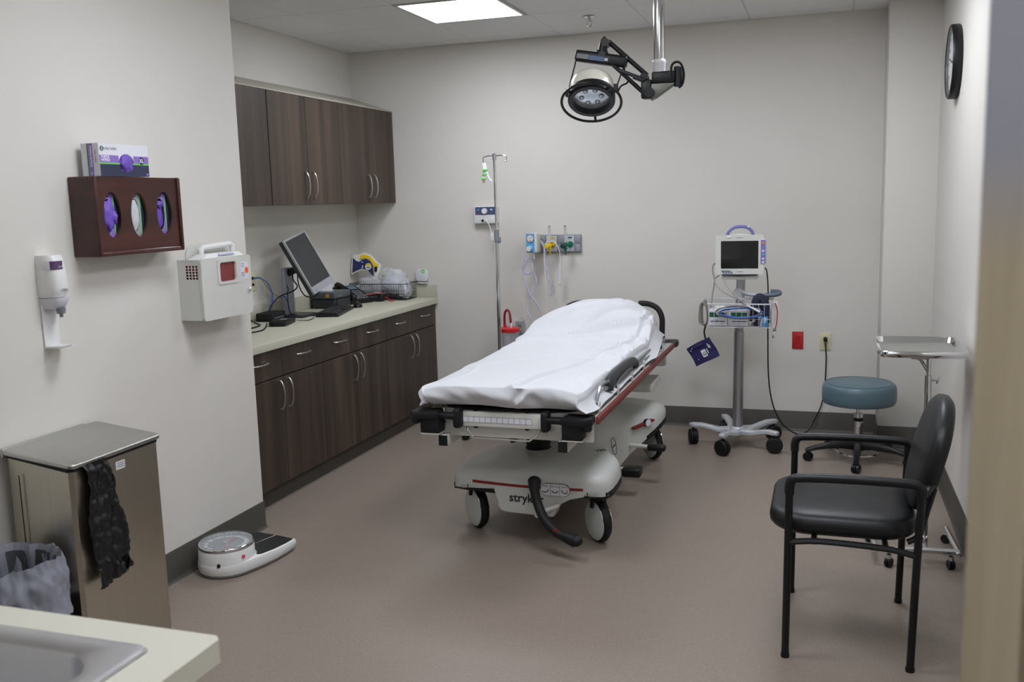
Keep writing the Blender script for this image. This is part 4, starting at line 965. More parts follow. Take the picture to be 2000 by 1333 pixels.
# ================================================================ glove box rack on the left wall
gr = thing('glove_box_rack', (-2.53, 3.0, 1.391), 'mahogany glove box rack with three oval openings on the left wall', 'rack')
GM = frame((-2.4845, 3.006, 1.536), (0, 1, 0), (0, 0, 1))
ov = [(-.149, .004), (-.006, .002), (.140, .006)]
b = MB(GM); b.plate(rrect(.445, .285, .002), [ellipse(.044, .083, 36, x, y)[::-1] for x, y in ov], -.008, .004); b.build('front_panel', MAHOG, gr, ang=40)
for y in (2.7765, 3.2365): MB().box((-2.531, y, 1.5355), (.119, .0165, .289), .006, 3).build('side_panel', MAHOG, gr)
MB().bb(-2.591, -2.4725, 2.785, 3.228, 1.391, 1.409, .006, 3).build('bottom_lip', MAHOG, gr)
MB().bb(-2.591, -2.583, 2.785, 3.228, 1.409, 1.66).build('back_panel', MAHOG, gr)
def crumple(c, ry, rz_, rx, seed, m_, parent, name='glove', amp=.35):
    b = MB(); b.ball((0, 0, 0), 1, 26, 18)
    for v in b.bm.verts:
        p = v.co.copy(); d = noise.noise(p*1.7+V((seed, 0, 0)))*amp+abs(noise.noise(p*3.3+V((0, seed, 0))))*amp*.8-.1
        p *= 1+d; v.co = V((c[0]+p.x*rx, c[1]+p.y*ry, c[2]+p.z*rz_))
    return b.build(name, m_, parent, ang=70)
gl = ['upright glove box with purple gloves at the left of the rack', 'upright glove box with pale grey gloves in the middle of the rack', 'upright glove box with purple gloves at the right of the rack']
for k, (oy, oz) in enumerate(ov):
    yc = 3.006+oy; fx = -2.4975
    t = thing('glove_box', (-2.54, yc, 1.409), gl[k], 'glove box', 'glove boxes in the rack')
    gm = TISSUE if k == 1 else NITR
    OM = frame((fx, yc, 1.541), (0, 1, 0), (0, 0, 1))
    b = MB(OM); b.plate(rrect(.135, .26, .001), [ellipse(.026, .062, 30, -.004, -.004)[::-1]], -.0015, 0); b.build('box_front', CARD, t)
    MB().bb(-2.582, fx-.0014, yc-.0675, yc+.0675, 1.410, 1.417).bb(-2.582, fx-.0014, yc-.0675, yc-.066, 1.417, 1.669).bb(-2.582, fx-.0014, yc+.066, yc+.0675, 1.417, 1.669).bb(-2.582, -2.58, yc-.066, yc+.066, 1.417, 1.669).bb(-2.582, fx-.0014, yc-.0675, yc+.0675, 1.669, 1.671).build('carton', CARD, t)
    pm = PURPLE if k != 1 else mat('grey_print', (150, 152, 158), .5)
    b = MB(OM); b.plate([(-.036, -.129), (.024, -.129), (.024, .129), (-.036, .129)], [ellipse(.0265, .0625, 30, -.004, -.004)[::-1]], 0, .0006); b.build('print_band', pm, t)
    MB(OM).bb(.024, .029, -.129, .129, 0, .0008).build('green_line', GREENK, t)
    MB(OM).bb(.029, .066, -.129, .129, 0, .0006).build('navy_band', NAVY, t)
    MB(OM).prism(ellipse(.0125, .0125, 20, -.004, .074), 0, .0012).build('size_dot', NAVY, t)
    text('lettering', 'SML'[k], .016, OM @ Matrix.Translation((-.004, .074, .0012)) @ Matrix.Rotation(-PI/2, 4, 'Z'), WINK, t, bold=.0004)
    if k == 0: crumple((fx+.002, yc-.008, 1.535), .032, .055, .018, 3, gm, t); crumple((fx+.006, yc+.012, 1.53), .018, .026, .016, 8, gm, t)
    elif k == 1: crumple((fx-.006, yc-.004, 1.535), .030, .066, .014, 5, gm, t, amp=.12)
    else: crumple((fx-.016, yc-.002, 1.53), .030, .058, .012, 11, gm, t, amp=.2); crumple((fx-.002, yc-.004, 1.577), .018, .014, .010, 2, gm, t)
# box lying on top of the rack
t = thing('glove_box', (-2.525, 2.953, 1.68), 'white purple-gloves box sized XL standing on top of the rack', 'glove box', 'glove boxes in the rack')
fx = -2.4875; OM = frame((fx, 2.953, 1.7395), (0, 1, 0), (0, 0, 1))
b = MB(OM); b.plate(rrect(.262, .117, .001), [ellipse(.040, .032, 36, .008, -.009)[::-1]], -.0015, 0); b.build('box_front', CARD, t)
MB().bb(-2.565, fx-.0014, 2.8215, 3.0845, 1.681, 1.683).bb(-2.565, fx-.0014, 2.8215, 3.0845, 1.796, 1.798).bb(-2.565, fx-.0014, 2.8215, 2.8235, 1.683, 1.796).bb(-2.565, fx-.0014, 3.0825, 3.0845, 1.683, 1.796).bb(-2.565, -2.563, 2.8235, 3.0825, 1.683, 1.796).build('carton', CARD, t)
MB(OM).bb(-.130, -.032, -.010, .017, 0, .0006).build('print_band', PURPLE, t); MB(OM).bb(.048, .130, -.010, .017, 0, .0006).build('print_band', PURPLE, t)
MB(OM).bb(-.130, -.026, -.0155, -.010, 0, .0008).build('green_line', GREENK, t); MB(OM).bb(.042, .130, -.0155, -.010, 0, .0008).build('green_line', GREENK, t)
b = MB(OM); b.plate([(-.130, -.058), (.130, -.058), (.130, -.0155), (.046, -.0155), (.042, -.027), (.03, -.038), (.008, -.0425), (-.014, -.038), (-.026, -.027), (-.03, -.0155), (-.130, -.0155)], [], 0, .0006); b.build('navy_band', NAVY, t)
crumple((fx-.006, 2.961, 1.731), .042, .034, .016, 21, NITR, t, amp=.3)
text('lettering', 'PURPLE', .0125, OM @ Matrix.Translation((-.122, .0105, .0007)), WINK, t, align='LEFT', bold=.0003)
text('lettering', 'NITRILE', .0125, OM @ Matrix.Translation((-.122, -.0005, .0007)), WINK, t, align='LEFT', bold=.0003)
MB(OM).torus(.0075, .0018, Matrix.Translation((-.116, .040, .0005)), 20, 6).build('logo_ring', mat('dark_green_print', (30, 84, 66), .5), t)
MB(OM).bb(-.119, -.113, .038, .042, 0, .001).build('logo_mark', bpy.data.materials['dark_green_print'], t)
text('lettering', 'HALYARD', .0135, OM @ Matrix.Translation((-.104, .040, .0003)), mat('grey_lettering', (90, 92, 104), .5), t, align='LEFT', spacing=1.1)
MB(OM).prism(ellipse(.0145, .0145, 24, .090, .0), 0, .0014).build('size_dot', NAVY, t)
text('lettering', 'XL', .020, OM @ Matrix.Translation((.0895, .0, .0014)), WINK, t, bold=.0005)
MB(OM).bb(.112, .125, -.054, -.046, 0, .0012).build('small_mark', PURPLE, t)
LM_ = frame((-2.526, 2.8215, 1.7395), (1, 0, 0), (0, 0, 1))
MB(LM_).bb(-.006, .012, -.058, .058, 0, .0006).build('print_band', PURPLE, t)
MB(LM_).bb(-.0125, -.0085, -.058, .058, 0, .0006).build('navy_line', NAVY, t)
MB(LM_).bb(-.0085, -.0065, -.058, .058, 0, .0006).build('green_line', GREENK, t)
text('lettering', 'PURPLE NITRILE', .0105, LM_ @ Matrix.Translation((.003, .012, .0007)) @ Matrix.Rotation(-PI/2, 4, 'Z'), WINK, t, bold=.0003)
text('lettering', 'HALYARD', .0105, LM_ @ Matrix.Translation((.0225, .012, .0003)) @ Matrix.Rotation(-PI/2, 4, 'Z'), bpy.data.materials['grey_lettering'], t)
text('lettering', 'XL', .0105, LM_ @ Matrix.Translation((.003, -.05, .0007)) @ Matrix.Rotation(-PI/2, 4, 'Z'), WINK, t)

# ================================================================ sharps disposal cabinet
sc = thing('sharps_cabinet', (-2.53, 3.515, 1.087), 'grey-white locked sharps disposal cabinet with a red window', 'sharps bin')
X0, X1, Y0, Y1, Z0, Z1 = -2.591, -2.471, 3.338, 3.692, 1.087, 1.343
SIDEM = frame((-2.538, Y0, 1.215), (1, 0, 0), (0, 0, 1))
b = MB(SIDEM); vh = []
for i in range(4):
    for j in range(5): vh.append([(x+(-.0065+.0158*i)+.0, y+.0505+.0122*j) for x, y in rrect(.0125, .0095, .002, 2)][::-1])
b.plate([(-.053, -.128), (.056, -.128), (.056, .128), (-.053, .128)], vh, -.003, 0); b.build('vented_side', GREYW, sc, ang=40)
MB().bb(X0, X1-.012, Y1-.003, Y1, Z0, Z1).bb(X0, X1-.012, Y0+.003, Y1-.003, Z0, Z0+.003).bb(X0, X0+.002, Y0+.003, Y1-.003, Z0+.003, Z1).build('case', GREYW, sc)
DM_ = frame((X1-.010, 3.515, 1.215), (0, 1, 0), (0, 0, 1))
b = MB(DM_); b.plate(rrect(.358, .262, .014), [[(x+.004, y+.067) for x, y in rrect(.118, .084, .012)][::-1]], -.003, .010); dr_ = b.build('door', GREYW, sc, ang=40)
b = MB(DM_); b.plate([(x+.004, y+.067) for x, y in rrect(.15, .106, .014)], [[(x+.004, y+.067) for x, y in rrect(.116, .082, .012)][::-1]], .009, .014); b.build('window_frame', GREYW, dr_)
MB(DM_).prism([(x+.004, y+.067) for x, y in rrect(.12, .086, .012)], .0, .004).build('red_window', mat('translucent_red_plastic', (124, 48, 50), .25, var=.15, scale=30), dr_)
MB(DM_).prism([(x+.128, y+.063) for x, y in rrect(.06, .075, .003)], .0095, .0106).build('warning_label', CARD, dr_)
MB(DM_).prism(ellipse(.0125, .0145, 20, .144, .062), .0105, .0114).build('orange_hazard_mark', mat('hazard_orange', (226, 92, 40), .5), dr_)
for z in (.09, .08, .052, .044, .036): MB(DM_).bb(.103, .128, z, z+.003, .0105, .0111).build('print_line', GREY, dr_)
MB(DM_).cyl((.150, -.026, .009), (.150, -.026, .022), .010, .0085, 18, bev=.002).build('lock', CHROME, dr_)
for z in (-.09, .065):
    for k in range(5): MB(DM_).cyl((-.176, z+.009*k, .008), (-.176, z+.009*k+.007, .008), .004, n=8).build('hinge_knuckle', GREYW, dr_)
# red inner bin with white lid and carry handle
MB().bb(X0+.008, X1-.016, Y0+.012, Y1-.012, Z0+.006, Z1-.01, .01).build('inner_bin', mat('dark_red_bin', (120, 26, 32), .4), sc)
b = MB(frame((X0+.006, 3.53, Z1-.004), (0, 1, 0), (1, 0, 0)) @ Matrix.Identity(4)); b.M = None
b.loft([[(X0+.012, 3.39, Z1-.004), (X1-.014, 3.36, Z1-.004), (X1-.014, 3.68, Z1-.004), (X0+.012, 3.68, Z1-.004)], [(X0+.03, 3.43, Z1+.018), (X1-.045, 3.45, Z1+.018), (X1-.045, 3.675, Z1+.018), (X0+.03, 3.675, Z1+.018)]]); b.build('lid', WHITEP, sc)
MB(frame((X1-.028, 3.555, Z1+.012), (0, 1, 0), (-.5, 0, .7))).bb(-.055, .055, -.005, .004, -.0, .0035).build('lid_print', mat('pale_blue_print', (150, 156, 176), .5), sc)
b = MB(); b.tube([(X0+.04, 3.45, Z1+.0), (X0+.04, 3.452, Z1+.035), (X0+.04, 3.462, Z1+.045), (X0+.04, 3.56, Z1+.049), (X0+.04, 3.66, Z1+.053), (X0+.04, 3.678, Z1+.045), (X0+.04, 3.682, Z1+.0)], .0125, 8); b.build('carry_handle', WHITEP, sc)
b = MB(frame((X0+.002, 3.47, Z1), (0, 1, 0), (0, 0, 1))); b.prism([(-.075, -.01), (-.075, .02), (-.06, .048), (-.03, .062), (.2, .062), (.2, -.01)], 0, .003); b.build('wall_bracket', GREYW, sc)

# ================================================================ hand sanitiser dispenser
ds = thing('sanitizer_dispenser', (-2.55, 2.63, 1.085), 'white wall-mounted hand sanitiser dispenser left of the glove rack', 'dispenser')
yc = 2.624
def dsec(z, hw, dep, e=.5):
    pts = [(-2.5905, yc-hw, z)]
    for k in range(13):
        a = PI*k/12; c, s_ = math.cos(a), math.sin(a)
        pts.append((-2.5905+dep*(abs(s_)**e), yc-hw*math.copysign(abs(c)**.7, c), z))
    pts.append((-2.5905, yc+hw, z)); return pts
b = MB(); b.loft([dsec(1.262, .036, .066, .7), dsec(1.278, .040, .076), dsec(1.30, .041, .079), dsec(1.345, .0405, .076), dsec(1.40, .039, .067), dsec(1.409, .036, .06)]); b.build('upper_cover', WHITEP, ds, ang=50)
b = MB(); b.loft([dsec(1.222, .028, .058, .8), dsec(1.232, .034, .069, .7), dsec(1.25, .038, .077), dsec(1.2605, .039, .078)]); b.build('lower_cover', mat('frosted_white_plastic', (206, 206, 214), .35), ds, ang=50)
b = MB(); b.cyl((-2.535, yc, 1.205), (-2.535, yc, 1.224), .014, .017, 14); b.cyl((-2.535, yc, 1.192), (-2.535, yc, 1.206), .006, n=10); b.build('nozzle', GREY, ds)
b = MB(); b.bb(-2.5905, -2.583, yc-.036, yc+.036, 1.085, 1.24, .003); b.build('back_plate', WHITEP, ds)
b = MB(); b.loft([[(-2.5905, yc-.036, z), (-2.56, yc-.037, z), (-2.52, yc-.03, z-.0), (-2.494, yc-.008, z+.006), (-2.494, yc+.008, z+.006), (-2.52, yc+.03, z), (-2.56, yc+.037, z), (-2.5905, yc+.036, z)] for z in (1.085, 1.092)]); b.build('drip_shelf', WHITEP, ds)
lab_ = [(-2.5905+.074*abs(math.sin(a))**.5, yc-.0405*math.copysign(abs(math.cos(a))**.7, math.cos(a))) for a in [.30+.09*k for k in range(16)]]
for i0, i1, m_, nm in ((0, 4, CARD, 'label_text_panel'), (4, 15, mat('plum_label', (84, 62, 98), .5), 'product_label')):
    b = MB(); b.loft([[(x+.0012, y-.0008, z) for x, y in lab_[i0:i1+1]] for z in (1.360, 1.389)], False, False); b.build(nm, m_, ds)
text('lettering', 'Hand', .012, frame((-2.5155, 2.615, 1.370), (.25, 1, 0), (0, 0, 1)), WINK, ds)
text('lettering', 'STERI', .0125, frame((-2.512, 2.624, 1.287), (.2, 1, 0), (0, 0, 1)), GREY, ds)

# ================================================================ stainless waste receptacle
wb = thing('waste_receptacle', (-2.44, 2.56, 0), 'tall stainless steel waste bin against the left wall', 'bin')
BXa, BXb, BYa, BYb = -2.565, -2.297, 2.352, 2.775
def bsec(z0, z1, g=0):
    return [(BXa-g, BYa+.012-g, z1), (BXa-g, BYb-.012+g, z1), (BXb-.012, BYb+g, z0), (BXb+g, BYb-.012, z0), (BXb+g, BYa+.012, z0), (BXb-.012, BYa-g, z0)]
b = MB(); b.loft([bsec(0, 0), bsec(.722, .755)]); b.build('body', STEELV, wb, ang=20)
b = MB(); b.loft([bsec(.722, .755, .004), bsec(.733, .766, .004)]); b.build('rim_gasket', BLKS, wb)
b = MB(); q = rrect(BYb-BYa+.016, BXb-BXa+.026, .022, 5)
LD = frame(((BXa+BXb)/2, (BYa+BYb)/2, .7535), (0, 1, 0), (-1, 0, .124)); b.prism(q, -.004, .012, LD, .005, 3); b.build('lid', STEEL, wb)
b = MB(); b.bb(BXa-.018, BXa-.008, BYa, BYb-.05, .755, .785, .003); b.build('hinge_bar', STEEL, wb)
b = MB(); b.bb(BXa+.05, BXa+.053, BYa-.0008, BYa+.001, .03, .70); b.build('dark_strip', DARK, wb)  # thin near-black vertical strip on the near side of the bin
b = MB(frame((BXb+.0002, 2.575, .688), (0, 1, 0), (0, 0, 1))); b.bb(-.022, .022, -.014, .014, 0, .0006); l_ = b.build('sticker', CARD, wb)
for z in (.006, -.001, -.008): MB(frame((BXb+.0006, 2.575, .688), (0, 1, 0), (0, 0, 1))).bb(-.016, .018, z, z+.003, 0, .0005).build('print_line', GREY, l_)
def linerp(u, v):
    # u across, v from top down
    yl = 2.392+.012*math.sin(v*9)-.0*v; yr = 2.505+.06*v+.018*math.sin(v*11+1)*v+.04*max(0, v-.8)
    y = yl+(yr-yl)*u; z = .738-.415*v+(.025*(u-.5) if v > .9 else 0)
    x = BXb+.010+.012*v+.016*abs(noise.noise(V((u*5, v*7, 2))))+.012*abs(noise.noise(V((u*9+v*4, v*14, 6))))+.014*abs(math.sin(u*6+v*4))*(.4+.6*v)
    if v < .05: x -= .006
    return (x, y, z)
b = MB(); b.grid(linerp, 26, 70, .002); tag(b.build('bin_liner', LINERB, ang=70), 'black plastic bag hanging out of the steel bin', 'bag')
# small basket with a translucent liner
wk = thing('waste_basket', (-2.40, 2.17, 0), 'small waste basket with a translucent grey liner at the left edge', 'bin')
bc = V((-2.405, 2.175, 0))
b = MB(); b.lathe([(.10, .0), (.105, .004), (.135, .465), (.137, .47), (.133, .47), (.129, .465), (.10, .01), (.002, .008)], 36, rz(0, bc)); b.build('basket', DGREY, wk, ang=50)
def lin2(u, v):
    a = 2*PI*u; n_ = noise.noise(V((math.cos(a)*2, math.sin(a)*2, v*2)))
    if v < .3: r = .125-.02*(1-v/.3); z = .25+.23*v/.3
    else: k = (v-.3)/.7; r = .137+.012*math.sin(min(1, k*2)*PI/2)+.012*k; z = .487-.19*k
    r += .006+.012*n_+.012*noise.noise(V((math.cos(a)*5, math.sin(a)*5, v*4)))+.006*noise.noise(V((math.cos(a)*13+v*5, math.sin(a)*13, v*9))); z += .016*noise.noise(V((math.cos(a)*2.5, math.sin(a)*2.5, 7)))+.006*noise.noise(V((math.cos(a)*9, math.sin(a)*9, 3)))
    return (bc.x+r*math.cos(a), bc.y+r*math.sin(a), z)
b = MB(); b.grid(lin2, 140, 40); bmesh.ops.remove_doubles(b.bm, verts=b.bm.verts, dist=.0005); tag(b.build('basket_liner', LINERG, ang=70), 'crumpled translucent grey bag lining the small waste basket', 'bag')

# ================================================================ bathroom-style scale on the floor
sl = thing('floor_scale', (-2.41, 3.42, 0), 'white floor scale with a big round dial and black mats', 'scale')
SMx = frame((-2.462, 3.205, 0), (.17, .985, 0), (-.985, .17, 0))   # local x along the scale, y to the left
def so_(ins=0):
    pts = []
    for k in range(15):
        a = PI/2+PI*k/14; pts.append((.13+(.13-ins)*math.cos(a), (.125-ins)*math.sin(a)))
    for x, y in ((.2, .135), (.28, .138), (.36, .13), (.42, .118), (.44, .11)): pts.append((x if x < .44 else x-ins, -(y-ins)))
    for x, y in ((.44, .11), (.42, .118), (.36, .13), (.28, .138), (.2, .135)): pts.append((x if x < .44 else x-ins, (y-ins)))
    return pts
b = MB(SMx); b.loft([[(x, y, z-(.012*max(0, x-.2)/.24 if z > .03 else 0)) for x, y in so_(i)] for i, z in ((.022, .004), (.008, .006), (.003, .018), (0, .03), (0, .052), (.003, .060), (.012, .064))]); b.build('body', WHITEP, sl, ang=45)
b = MB(SMx); b.loft([[(x, y, z) for x, y in so_(i)] for i, z in ((.016, .006), (.006, .008), (.004, .016))]); b.build('base_trim', GREY, sl)
b = MB(SMx); DC = Matrix.Translation((.122, 0, 0)); b.lathe([(.10, .05), (.119, .052), (.1175, .108), (.114, .115), (.10, .118), (.002, .118)], 48, DC); dh = b.build('dial_housing', WHITEP, sl, ang=50)
b = MB(SMx); b.lathe([(.1145, .112), (.1165, .116), (.1165, .126), (.113, .130), (.108, .130), (.108, .116)], 48, DC, cap=False); b.build('chrome_ring', CHROME, dh, ang=50)
b = MB(SMx); b.lathe([(.109, .118), (.109, .1195), (.002, .1195)], 48, DC); b.build('dial_face', mat('grey_dial', (104, 108, 110), .4), dh)
for k, n_ in enumerate(('140', '120', '100', '80', '60', '40', '20', '0', '260', '240', '220', '200', '180', '160')):
    a = k*2*PI/14+.3; text('numeral', n_, .027, SMx @ DC @ Matrix.Translation((.084*math.cos(a), .084*math.sin(a), .1197)) @ Matrix.Rotation(a-PI/2, 4, 'Z'), WINK if k not in (7,) else RED, dh)
MB(SMx @ DC).bb(-.004, .066, -.0035, .0035, .121, .1225).build('pointer', RED, dh)
MB(SMx @ DC).lathe([(.018, .1195), (.016, .127), (.010, .130), (.002, .131)], 18).build('dial_hub', CHROME, dh)
MB(SMx @ DC @ Matrix.Rotation(.9, 4, 'Z')).bb(-.075, -.035, -.004, .004, .1197, .1205).build('red_print', RED, dh)
MB(SMx).lathe([(.112, .1255), (.112, .134), (.104, .140), (.06, .1435), (.002, .144)], 48, DC).build('dial_glass', mat('clear_dome', (236, 240, 242), .04, alpha=.13), dh)
def mat_poly(sg):
    outer = so_(.010)
    pts = []
    lim = [(x, abs(y)) for x, y in outer if x >= .13 and (y*sg > 0)]
    lim = sorted(set(lim))
    lim = [p for p in lim if p[0] >= .19]
    inner0 = .232 if True else 0
    seq = [(.245, sg*.006), (.425, sg*.006)]+[(x, sg*y) for x, y in sorted(lim, reverse=True) if x < .427]
    # cut round the dial
    a_pts = []
    seq += [(.122+.126*math.cos(a), sg*.126*math.sin(a)) for a in (1.0, .8, .6, .4, .2, .05)]
    return seq
for sg in (1, -1):
    q = mat_poly(sg)
    b = MB(SMx); b.loft([[(x, y, z-.012*max(0, x-.2)/.24) for x, y in q] for z in (.062, .0672)]); b.build('tread_mat', mat('black_tread', (18, 19, 20), .55, bump=.1) if sg == 1 else bpy.data.materials['black_tread'], sl)
MB(SMx @ Matrix.Translation((.122+.118*math.cos(-1.75), .1185*math.sin(-1.75), .085)) @ Matrix.Rotation(-1.75, 4, 'Z') @ Matrix.Rotation(PI/2, 4, 'Y')).prism(ellipse(.0085, .0085, 20), 0, .0022).build('pink_sticker', PINKF, sl)
MB(SMx @ Matrix.Translation((.122+.1185*math.cos(-2.65), .1185*math.sin(-2.65), .062))).ball((0, 0, 0), (.008, .008, .010), 12, 8).build('zero_knob', BLK, sl)

# ================================================================ sink counter in the foreground
sk_ = thing('sink_counter', (-1.7, .9, 0), 'pale beige sink counter in the near left corner', 'counter')
KT = mat('sink_worktop_laminate', (206, 203, 188), .4, var=.01)
BOWL = [(-1.27+x, .87+y) for x, y in rrect(.53, .45, .07, 6)]
b = MB(); b.plate([(-2.585, .585), (-.915, .585), (-.905, .595), (-.905, 1.195), (-.917, 1.207), (-2.585, 1.207)], [BOWL[::-1]], .835, .873); b.build('worktop', KT, sk_, ang=30)
b = MB(); b.bb(-2.585, -.962, 1.135, 1.153, .1, .834); b.build('back_panel', WOODL, sk_)
MB().bb(-2.585, -.962, .6, .618, .1, .834).build('front_panel', WOODL, sk_)
MB().bb(-2.585, -1.0, .64, 1.10, 0, .1).build('toe_kick', BASE, sk_)
MB().bb(-.962, -.942, .6, 1.155, .1, .832).build('end_panel', GREYW, sk_)
def bo(w, h, r, z): return [(-1.27+x, .87+y, z) for x, y in rrect(w, h, r, 6)]
b = MB(); b.loft([bo(.565, .535, .012, .8745), bo(.563, .533, .02, .8795), bo(.545, .515, .03, .8815), bo(.52, .49, .05, .8795), bo(.472, .452, .06, .876), bo(.462, .442, .065, .870), bo(.456, .436, .065, .72), bo(.43, .41, .07, .70), bo(.1, .1, .04, .695)], cap=False); b.build('sink_bowl', mat('sink_steel', (206, 206, 209), .36, 1, var=.04), sk_, ang=40)
MB().cyl((-1.27, .87, .694), (-1.27, .87, .70), .045, n=24).build('drain', CHROME, sk_)
struct(MB().bb(-2.591, -.93, .46, .583, 0, 2.75).build('wall_sink', WALL), 'cream wall behind the sink counter', 'wall')
# ================================================================ things on the long worktop
ZT = .8705
mo = thing('computer_monitor', (-3.1, 5.2, ZT), 'dark tilted flat-panel computer monitor with silver frame on the worktop', 'monitor')
BLc, BRc, TLc = V((-2.985, 5.045, 1.012)), V((-2.985, 5.283, 1.064)), V((-3.125, 5.11, 1.36))
ex = (BRc-BLc).normalized(); up_ = V((-.14, .07, .335))
MM = frame((BLc+BRc)/2+V((-.07, .035, .172)), ex, up_)
MW, MH = .262, .372
b = MB(MM); b.plate([(-MW/2, -MH/2), (MW/2, -MH/2), (MW/2, MH/2), (-MW/2, MH/2)], [[(-MW/2+.012, -MH/2+.045), (-MW/2+.012, MH/2-.012), (MW/2-.012, MH/2-.012), (MW/2-.012, -MH/2+.045)]], -.008, .004); fr = b.build('bezel', mat('silver_plastic', (158, 160, 164), .35, .3), mo, ang=30)
MB(MM).bb(-MW/2+.011, MW/2-.011, -MH/2+.044, MH/2-.011, -.006, .0005).build('screen', mat('dark_grey_lcd', (40, 43, 44), .3, var=.04), mo)
MB(MM).bb(-MW/2, MW/2, -MH/2, MH/2, -.036, -.008, .004).build('back_shell', DGREY, mo)
for x in (-.098, -.088): MB(MM @ Matrix.Translation((x, -.172+.0*x, .004))).prism(ellipse(.0022, .0022, 10), 0, .0012).build('button', BLK, fr)
GREYS = mat('stand_grey', (150, 152, 160), .4)
b = MB(); b.bb(-3.235, -3.205, 5.155, 5.255, ZT+.012, 1.175, .006); b.build('stand_column', GREYS, mo)
b = MB(); b.tube([(-3.215, 5.205, 1.14), (-3.15, 5.205, 1.165), (-3.10, 5.21, 1.19)], .022, 10); b.build('tilt_joint', BLK, mo)
MB().bb(-3.285, -3.06, 5.10, 5.315, ZT+.0005, ZT+.013, .005).build('stand_base', DGREY, mo)
# keyboard
kx = V((-.145, .515, 0)).normalized(); kb = thing('keyboard', (-2.985, 5.37, ZT), 'black computer keyboard lying near the worktop edge', 'keyboard')
KBM = frame((-2.985, 5.372, ZT), kx, (-kx.y, kx.x, 0))
b = MB(KBM); b.loft([[(-.225, -.07, z0), (.225, -.07, z0), (.225, .07, z0*1.0+z1), (-.225, .07, z0+z1)] for z0, z1 in ((.0008, 0), (.014, .010), (.0165, .010))]); b.build('case', BLK, kb)
key0 = None
KEYM = mat('key_black', (30, 31, 34), .4)
for r in range(5):
    for c in range(18):
        if r == 0 and 4 < c < 10:
            if c != 5: continue
        x = -.207+.0242*c; y = -.048+.024*r; z = .0165+.010*(y+.07)/.14
        if key0 is None:
            b = MB(KBM); b.box((x, y, z+.003), (.019, .018, .006), .002, 1); key0 = b.build('key', KEYM, kb); kp0 = (x, y, z)
        else:
            d = KBM.to_3x3() @ V((x-kp0[0], y-kp0[1], z-kp0[2])); place(key0, kb, d)
# mouse
b = MB(); b.ball((0, 0, 0), 1, 20, 12)
for v in b.bm.verts:
    p = v.co; v.co = V((p.x*.032, p.y*.055, max(0, p.z)*.034+(.0 if p.z > 0 else -.0)))
bmesh.ops.transform(b.bm, matrix=Matrix.Translation((-2.995, 5.70, ZT+.0008)) @ Matrix.Rotation(.4, 4, 'Z'), verts=b.bm.verts)
mm = tag(b.build('computer_mouse', BLK, ang=60), 'small black computer mouse behind the keyboard', 'mouse'); mm['_o'] = tuple(mm.location)
MB(Matrix.Translation((-3.005, 5.722, ZT+.030)) @ Matrix.Rotation(.4, 4, 'Z')).cyl((-.004, 0, 0), (.004, 0, 0), .007, n=12).build('scroll_wheel', GREY, mm)
# label printer
lp = thing('label_printer', (-3.19, 5.69, ZT), 'dark grey label printer with an orange sticker behind the keyboard', 'printer')
MB().bb(-3.27, -3.10, 5.575, 5.80, ZT+.004, ZT+.062, .008, 3).build('lower_body', DGREY, lp)
MB().bb(-3.272, -3.098, 5.573, 5.802, ZT+.064, ZT+.112, .012, 3).build('top_cover', mat('printer_grey', (74, 80, 84), .35), lp)
MB().bb(-3.1, -3.095, 5.60, 5.78, ZT+.010, ZT+.06).build('front_slot', DGREY, lp)
MB(frame((-3.150, 5.5725, ZT+.088), (1, 0, 0), (0, 0, 1))).bb(-.013, .013, -.011, .011, 0, .001).build('orange_sticker', mat('orange_sticker', (208, 142, 30), .5), lp)
b = MB(); b.loft([[(-3.24, 5.66, ZT+.112), (-3.16, 5.66, ZT+.112), (-3.16, 5.662, ZT+.112), (-3.24, 5.662, ZT+.112)], [(-3.255, 5.69, ZT+.165), (-3.175, 5.69, ZT+.165), (-3.175, 5.692, ZT+.165), (-3.255, 5.692, ZT+.165)]]); b.build('paper_label', CARD, lp)
MB().bb(-3.0965, -3.0955, 5.615, 5.70, ZT+.083, ZT+.087).build('faint_print', GREY, lp)
# desk phone
ph = thing('desk_phone', (-3.17, 5.96, ZT), 'black desk telephone with keypad behind the label printer', 'telephone')
PM = Matrix.Translation((-3.17, 5.955, ZT)) @ Matrix.Rotation(math.radians(68), 4, 'Z')
b = MB(PM); b.loft([[(-.10, -.10, .001), (.10, -.10, .001), (.10, .09, .001), (-.10, .09, .001)], [(-.10, -.10, .025), (.10, -.10, .025), (.10, .09, .115), (-.10, .09, .115)]]); b.build('body', BLK, ph)
SL = PM @ frame((0, -.005, .071), (1, 0, 0), (0, .19, .09))
MB(SL).bb(-.02, .085, .045, .090, -.001, .003).build('display', mat('phone_display', (92, 112, 122), .25), ph)
k0 = None
for i in range(4):
    for j in range(5):
        x, y = -.012+.026*i, -.08+.024*j
        if k0 is None: k0 = MB(SL).box((x, y, .002), (.018, .014, .006), .002, 1).build('key', GREY, ph); o0 = (x, y)
        else: place(k0, ph, SL.to_3x3() @ V((x-o0[0], y-o0[1], 0)))
b = MB(SL); b.tube([(-.068, -.10, .020), (-.068, -.085, .030), (-.068, 0, .036), (-.068, .085, .030), (-.068, .10, .020)], .017, 10, sm=3, flat=.8); b.box((-.068, -.085, .014), (.042, .045, .026), .008, 2).box((-.068, .085, .014), (.042, .045, .026), .008, 2); b.build('handset', BLK, ph)
